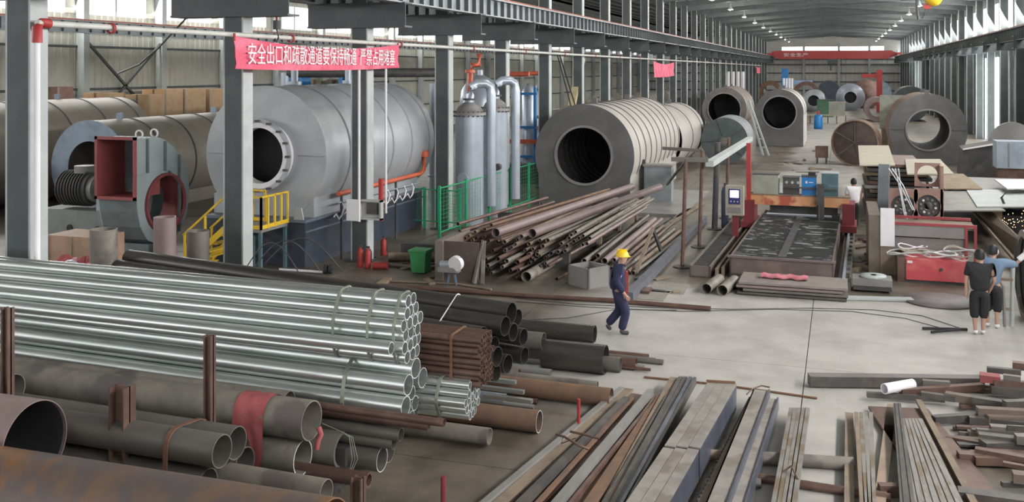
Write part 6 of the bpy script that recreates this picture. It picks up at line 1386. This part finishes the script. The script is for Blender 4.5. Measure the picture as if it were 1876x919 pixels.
M().prism([atD(1784, 385, 33), atD(1800, 372, 33), atD(1885, 452, 26), atD(1885, 500, 26)], (.05, .05, -.02)).build('panel', mat('olive_brown', (0.16, 0.13, 0.09)), t); M().bar(atD(1783, 388, 32.9), atD(1862, 480, 26.2), .06, .08).build('edge_rail', tanrust, t)
for px, py, d_ in ((1790, 395, 32.8), (1858, 476, 26.3)): q = atD(px, py, d_); M().box(q.x - .05, q.x + .05, q.y - .05, q.y + .05, 0, q.z - .03).build('leg', darkgear, t)
# big dark roll at right edge
q = atD(1892, 528, 21.3)
t = thing('bending_roll', 'big dark vertical-rimmed drum at the right edge that a worker holds', 'machine', (q.x + .4, q.y, 0))
M().tube((q.x - .14, q.y, .95), (q.x + 1.8, q.y + .2, .95), .93, .85, n=40).build('drum', darkgear, t); M().tube((q.x - .2, q.y, .95), (q.x - .13, q.y, .95), .97, .82, n=40).build('rim', greypipe, t); M().tube((q.x - .1, q.y, .95), (q.x - .05, q.y, .95), .84, n=36).build('end_disc', darkin, t)
M().box(q.x + .2, q.x + 1.4, q.y - .5, q.y + .5, 0, .15).build('cradle', brownpipe, t)
t = thing('tubular_stand', 'grey tubular stand between the two workers and the dark drum', 'stand', at(1838, 600))
q = at(1836, 598)
M().path([q + Vector((-.35, 0, .9)), q + Vector((-.05, 0, .95)), q + Vector((.02, 0, .85)), q + Vector((.05, 0, 0))], .03, 8).build('tube', platem, t); M().path([q + Vector((.2, .1, 0)), q + Vector((.22, .1, 1.3))], .045, 8).build('post', collight, t); M().bar(q + Vector((-.3, 0, 1.0)), q + Vector((.2, 0, 1.0)), .1, .05).build('shelf', tanrust, t)
M().bar(q + Vector((-.3, .1, .35)), q + Vector((.2, .1, .35)), .08, .04).build('step', tanrust, t)

# ================================================================== PEOPLE
def skinmesh(name, m, parent, pts, edges, rad, root=0, sub=2):
    me = bpy.data.meshes.new(name); me.from_pydata([tuple(p) for p in pts], edges, []); me.update()
    o = bpy.data.objects.new(name, me); COL.objects.link(o)
    md = o.modifiers.new('skin', 'SKIN'); md.use_smooth_shade = True
    for i, v in enumerate(me.skin_vertices[0].data):
        r_ = rad[i]; v.radius = r_ if isinstance(r_, tuple) else (r_, r_); v.use_root = (i == root)
    sb = o.modifiers.new('sub', 'SUBSURF'); sb.levels = sub; sb.render_levels = sub
    dg_ = bpy.context.evaluated_depsgraph_get(); me2 = bpy.data.meshes.new_from_object(o.evaluated_get(dg_)); o.modifiers.clear(); o.data = me2
    me2.materials.clear(); me2.materials.append(m); me2.polygons.foreach_set('use_smooth', [True] * len(me2.polygons)); o.parent = parent; return o
def person(label, loc, heading, J, cloth, extras=None):
    """J: joints in local frame (x forward, y left, z up)."""
    t = thing('person', label, 'person', loc, rotz=heading)
    P = []; E_ = []; R_ = []; idx = {}
    def add(n, p, r, par=None):
        idx[n] = len(P); P.append(Vector(p)); R_.append(r)
        if par is not None: E_.append((idx[par], idx[n]))
    pel, ch, nk = Vector(J['pelvis']), Vector(J['chest']), Vector(J['neck']); hd = Vector(J['head'])
    add('pelvis', pel, .1); add('waist', pel.lerp(ch, .45), .1, 'pelvis'); add('chest', ch, .115, 'waist'); add('neckb', nk - Vector((0, 0, .05)), .065, 'chest'); add('neck', nk, .062, 'neckb')
    add('jaw', hd + Vector((.02, 0, -.07)), .085, 'neck'); add('mid', hd + Vector((0, 0, .01)), (.108, .112), 'jaw'); add('crown', hd + Vector((-.01, 0, .09)), .09, 'mid')
    for s_ in ('L', 'R'):
        sh, el, wr_ = Vector(J['sh' + s_]), Vector(J['el' + s_]), Vector(J['wr' + s_])
        add('sh' + s_, sh, .06, 'chest'); add('el' + s_, el, .042, 'sh' + s_); add('wr' + s_, wr_, .028, 'el' + s_)
        d_ = (wr_ - el).normalized(); side = Vector((0, 1, 0)) if abs(d_.y) < .8 else Vector((1, 0, 0)); side = (side - d_ * side.dot(d_)).normalized(); fwd = d_.cross(side)
        add('pa' + s_, wr_ + d_ * .055, (.036, .02), 'wr' + s_)
        for f in range(4):
            a_ = wr_ + d_ * .09 + fwd * (.03 * (f - 1.5) * .72) ; ln = (.07, .08, .075, .055)[f]
            add('f%d%s' % (f, s_), a_, .0105, 'pa' + s_); add('g%d%s' % (f, s_), a_ + d_ * ln * .6 + side * .008 * (1 if s_ == 'R' else -1), .0095, 'f%d%s' % (f, s_)); add('h%d%s' % (f, s_), a_ + d_ * ln + side * .022 * (1 if s_ == 'R' else -1), .008, 'g%d%s' % (f, s_))
        add('t0' + s_, wr_ + d_ * .04 - fwd * .04, .012, 'wr' + s_); add('t1' + s_, wr_ + d_ * .08 - fwd * .058, .0095, 't0' + s_)
        hp, kn, an, to = Vector(J['hp' + s_]), Vector(J['kn' + s_]), Vector(J['an' + s_]), Vector(J['to' + s_])
        add('hp' + s_, hp, .085, 'pelvis'); add('kn' + s_, kn, .058, 'hp' + s_); add('ca' + s_, kn.lerp(an, .35) - Vector((.015, 0, 0)), .054, 'kn' + s_); add('an' + s_, an, .037, 'ca' + s_); add('to' + s_, to, .03, 'an' + s_)
    skinmesh('body', skin, t, P, E_, R_)
    def sub(name, m_, chain, rr, root=0):
        pts = [Vector(J[c]) if isinstance(c, str) else Vector(c) for c, _ in chain]; ed = [(i_p, i) for i, (_, i_p) in enumerate(chain) if i_p is not None]
        return skinmesh(name, m_, t, pts, ed, rr, root)
    # trousers
    tl = cloth.get('trouser_len', 1.0)
    def sleg(s_):
        kn, an = Vector(J['kn' + s_]), Vector(J['an' + s_]); return kn.lerp(an, tl)
    sub('trousers', cloth['trousers'], [(pel + Vector((0, 0, .08)), None), (pel, 0), ('hpL', 1), ('knL', 2), (sleg('L'), 3), ('hpR', 1), ('knR', 5), (sleg('R'), 6)], [(.15, .19), (.15, .19), .13, .1, .088 if tl > .6 else .095, .13, .1, .088 if tl > .6 else .095])
    # top
    sl = cloth.get('sleeve', .95)
    def arm(s_):
        if sl > .5: return [Vector(J['el' + s_]), Vector(J['el' + s_]).lerp(Vector(J['wr' + s_]), (sl - .5) * 2)]
        v = Vector(J['sh' + s_]).lerp(Vector(J['el' + s_]), sl * 1.7); return [v, v + (Vector(J['el' + s_]) - v).normalized() * .03]
    aL, aR = arm('L'), arm('R'); hem = pel + Vector((0, 0, -.06))
    sub('jacket' if sl > .5 else 'shirt', cloth['top'], [(hem, None), (pel.lerp(ch, .45), 0), (ch, 1), (nk - Vector((0, 0, .045)), 2), ('shL', 2), (aL[0], 4), (aL[1], 5), ('shR', 2), (aR[0], 7), (aR[1], 8)], [(.18, .21), (.165, .195), (.175, .2), .085, .115, .085, .068, .115, .085, .068])
    # shoes
    for s_ in ('L', 'R'):
        an, to = Vector(J['an' + s_]), Vector(J['to' + s_]); d_ = (to - an); skinmesh('shoe', cloth['shoe'], t, [an - d_ * .25 + Vector((0, 0, -.02)), an + d_ * .3 + Vector((0, 0, -.02)), to], [(0, 1), (1, 2)], [.048, .05, .04])
    # face
    nose = M().add([(hd.x + .095, 0 + hd.y, hd.z - .035), (hd.x + .122, hd.y, hd.z - .03), (hd.x + .092, hd.y, hd.z + .02), (hd.x + .09, hd.y + .018, hd.z - .033), (hd.x + .09, hd.y - .018, hd.z - .033)], [(0, 1, 3), (0, 4, 1), (1, 2, 3), (1, 4, 2), (2, 4, 3)]); nose.build('nose', skin, t, local=True)
    for s_ in (1, -1):
        M().lathe([(0, -.01), (.012, -.005), (.013, .004), (0, .01)], (hd.x + .088, hd.y + .032 * s_, hd.z + .012), 8, axis='X').build('eye', darkin, t, local=True)
        M().lathe([(.0, -.012), (.025, -.008), (.03, .005), (.0, .01)], (hd.x - .005, hd.y + .092 * s_, hd.z - .01), 10, axis='Y').build('ear', skin, t, local=True)
    M().box(hd.x + .08, hd.x + .094, hd.y - .022, hd.y + .022, hd.z - .066, hd.z - .058).build('mouth', maroon, t, local=True)
    if cloth.get('hair', True):
        m = M(); rs = []
        for i in range(7):
            th = math.radians(8 + i * 17); rs.append([(hd.x - .018 + .108 * math.sin(th) * math.cos(a_), hd.y + .1 * math.sin(th) * math.sin(a_), hd.z + .045 + .115 * math.cos(th) - (.03 * (1 - math.cos(a_)) if th > 1.2 else 0) + (.05 if th > 1.5 and math.cos(a_) > .3 else 0)) for a_ in [2 * math.pi * j / 18 for j in range(18)]])
        m.rings(rs, 18); m.add(rs[0], [tuple(range(18))]); m.build('hair', hair, t, local=True)
    if extras: extras(t, hd)
    return t
def helmet(t, hd):
    m = M(); rs = []
    for th in (2, 20, 40, 60, 78, 90):
        a = math.radians(th); rs.append([(hd.x - .005 + .14 * math.sin(a) * math.cos(u), hd.y + .118 * math.sin(a) * math.sin(u), hd.z + .02 + .13 * math.cos(a)) for u in [2 * math.pi * j / 24 for j in range(24)]])
    rs.append([(hd.x + .0 + (.142 + (.035 if math.cos(u) > 0 else 0) * abs(math.cos(u))) * math.cos(u), hd.y + .122 * math.sin(u), hd.z + .008) for u in [2 * math.pi * j / 24 for j in range(24)]])
    m.rings(rs, 24); m.add(rs[0], [tuple(range(24))]); m.build('helmet', helmet_m, t, local=True)
    M().box(hd.x - .1, hd.x + .1, hd.y - .01, hd.y + .01, hd.z + .12, hd.z + .156).build('helmet_ridge', helmet_m, t, local=True)
    M().box(.13, .19, -.07, -.02, .82, 1.28).build('red_placket', redp, t, local=True)
    M().box(.13, .19, .0, .05, .82, 1.28).build('red_placket', redp, t, local=True)
    M().lathe([(.0, 0), (.066, 0.0), (.066, .012), (0, .012)], (0.0, -.265, 1.24), 10, axis='Y').build('sleeve_patch', collight, t, local=True)
p = at(1134, 610)
JW = dict(pelvis=(-.02, 0, .9), chest=(.0, 0, 1.25), neck=(.03, 0, 1.43), head=(.07, 0, 1.57), shL=(0, .17, 1.37), elL=(-.08, .22, 1.1), wrL=(.0, .22, .88), shR=(0, -.17, 1.37), elR=(-.05, -.23, 1.1), wrR=(.12, -.22, .86),
          hpL=(-.02, .09, .87), knL=(.02, .09, .46), anL=(-.24, .09, .15), toL=(-.16, .09, .04), hpR=(-.02, -.09, .87), knR=(.15, -.09, .48), anR=(.05, -.09, .08), toR=(.21, -.09, .035))
person('worker in navy work clothes and yellow helmet walking to the right across the aisle', p, YAW * .6, JW, dict(top=navycloth, trousers=navycloth, shoe=shoe_m, hair=False), helmet)
p = at(1795, 613)
JB = dict(pelvis=(0, 0, .92), chest=(0, 0, 1.28), neck=(.02, 0, 1.46), head=(.05, 0, 1.59), shL=(0, .2, 1.39), elL=(-.02, .25, 1.1), wrL=(.02, .25, .86), shR=(0, -.2, 1.39), elR=(.04, -.27, 1.12), wrR=(.16, -.2, .92),
          hpL=(0, .09, .88), knL=(.03, .1, .48), anL=(-.02, .08, .09), toL=(.12, .08, .035), hpR=(0, -.09, .88), knR=(.16, -.09, .52), anR=(-.02, -.1, .22), toR=(.1, -.1, .12))
JB['anR'] = (.04, -.06, .09); JB['toR'] = (.18, -.06, .035); JB['knR'] = (.06, -.08, .48)
person('man in black T-shirt and black knee-length trousers seen from behind at the right', p, math.radians(90) - .1, JB, dict(top=blackcloth, trousers=blackcloth, shoe=white, sleeve=.35, trouser_len=.45))
p = at(1817, 600)
JC = dict(pelvis=(0, 0, .92), chest=(.03, 0, 1.27), neck=(.05, 0, 1.45), head=(.09, 0, 1.58), shL=(.03, .19, 1.38), elL=(.05, .26, 1.12), wrL=(.18, .2, .95), shR=(.03, -.2, 1.38), elR=(.12, -.42, 1.36), wrR=(.2, -.6, 1.56),
          hpL=(0, .09, .88), knL=(.05, .09, .48), anL=(0, .09, .09), toL=(.14, .09, .035), hpR=(0, -.09, .88), knR=(.05, -.1, .48), anR=(-.03, -.1, .09), toR=(.11, -.1, .035))
def mask(t, hd):
    M().lathe([(.0, -.01), (.085, -.01), (.1, .015), (.0, .05)], (hd.x + .06, hd.y - .0, hd.z - .01), 16, axis='X').build('face_shield', white, t, local=True)
    w_ = Vector(JC['wrR']); M().tube(w_ - Vector((.04, -.12, .1)), w_ + Vector((.0, 0, .02)), .06, n=12).build('white_cuff', white, t, local=True)
    M().tube(w_ + Vector((0, 0, .02)), w_ + Vector((.02, -.02, .12)), .055, n=12).build('glove', mat('pale_yellow_glove', (0.6, 0.6, 0.35)), t, local=True)
person('man in pale blue shirt with white face shield, reaching an arm to the dark drum', p, math.radians(90) - .35, JC, dict(top=bluecloth, trousers=blackcloth, shoe=white, sleeve=.6, trouser_len=.45), mask)
q = at(1566, 408)
JD = dict(JB); 
person('worker in white shirt half hidden behind the teal cabinet of the gantry', (q.x - .05, q.y - 1.6, 0), math.radians(100), JB, dict(top=white, trousers=blackcloth, shoe=darkin, sleeve=.35))

# ================================================================== SCATTERED SCRAP
random.seed(77)
for (xa_, xb_, ya_, yb2, n_, lab, grp) in ((1562, 1612, 400, 500, 26, 'small scrap plate on the brown floor right of the cutting table', 'scrap right of the cutting table'), (1395, 1530, 276, 318, 16, 'flat scrap or plank on the floor between the cutting machine and the far tanks', 'scrap behind the cutting machine'),
        (1120, 1240, 505, 540, 8, 'small scrap piece on the floor by the pipe heap', 'scrap by the pipe heap'), (700, 800, 470, 520, 8, 'small scrap piece on the floor by the green bin', 'scrap by the green bin')):
    for k in range(n_):
        q = at(random.uniform(xa_, xb_), random.uniform(ya_, yb2), 0); a_ = random.uniform(0, 3.1); L_ = random.uniform(.15, .8) * (2 if grp.startswith('scrap behind') else 1); w_ = random.uniform(.05, .3); h_ = random.uniform(.02, .09)
        d_ = Vector((math.cos(a_), math.sin(a_), 0)) * L_ / 2; q.z = h_ / 2 + .002
        tag(M().bar(q - d_, q + d_, w_, h_).build('scrap_piece', [brownpipe, platem, sheetpale, timber, dullpipe, tanrust][random.randrange(6)], None, q), lab, 'scrap', grp)
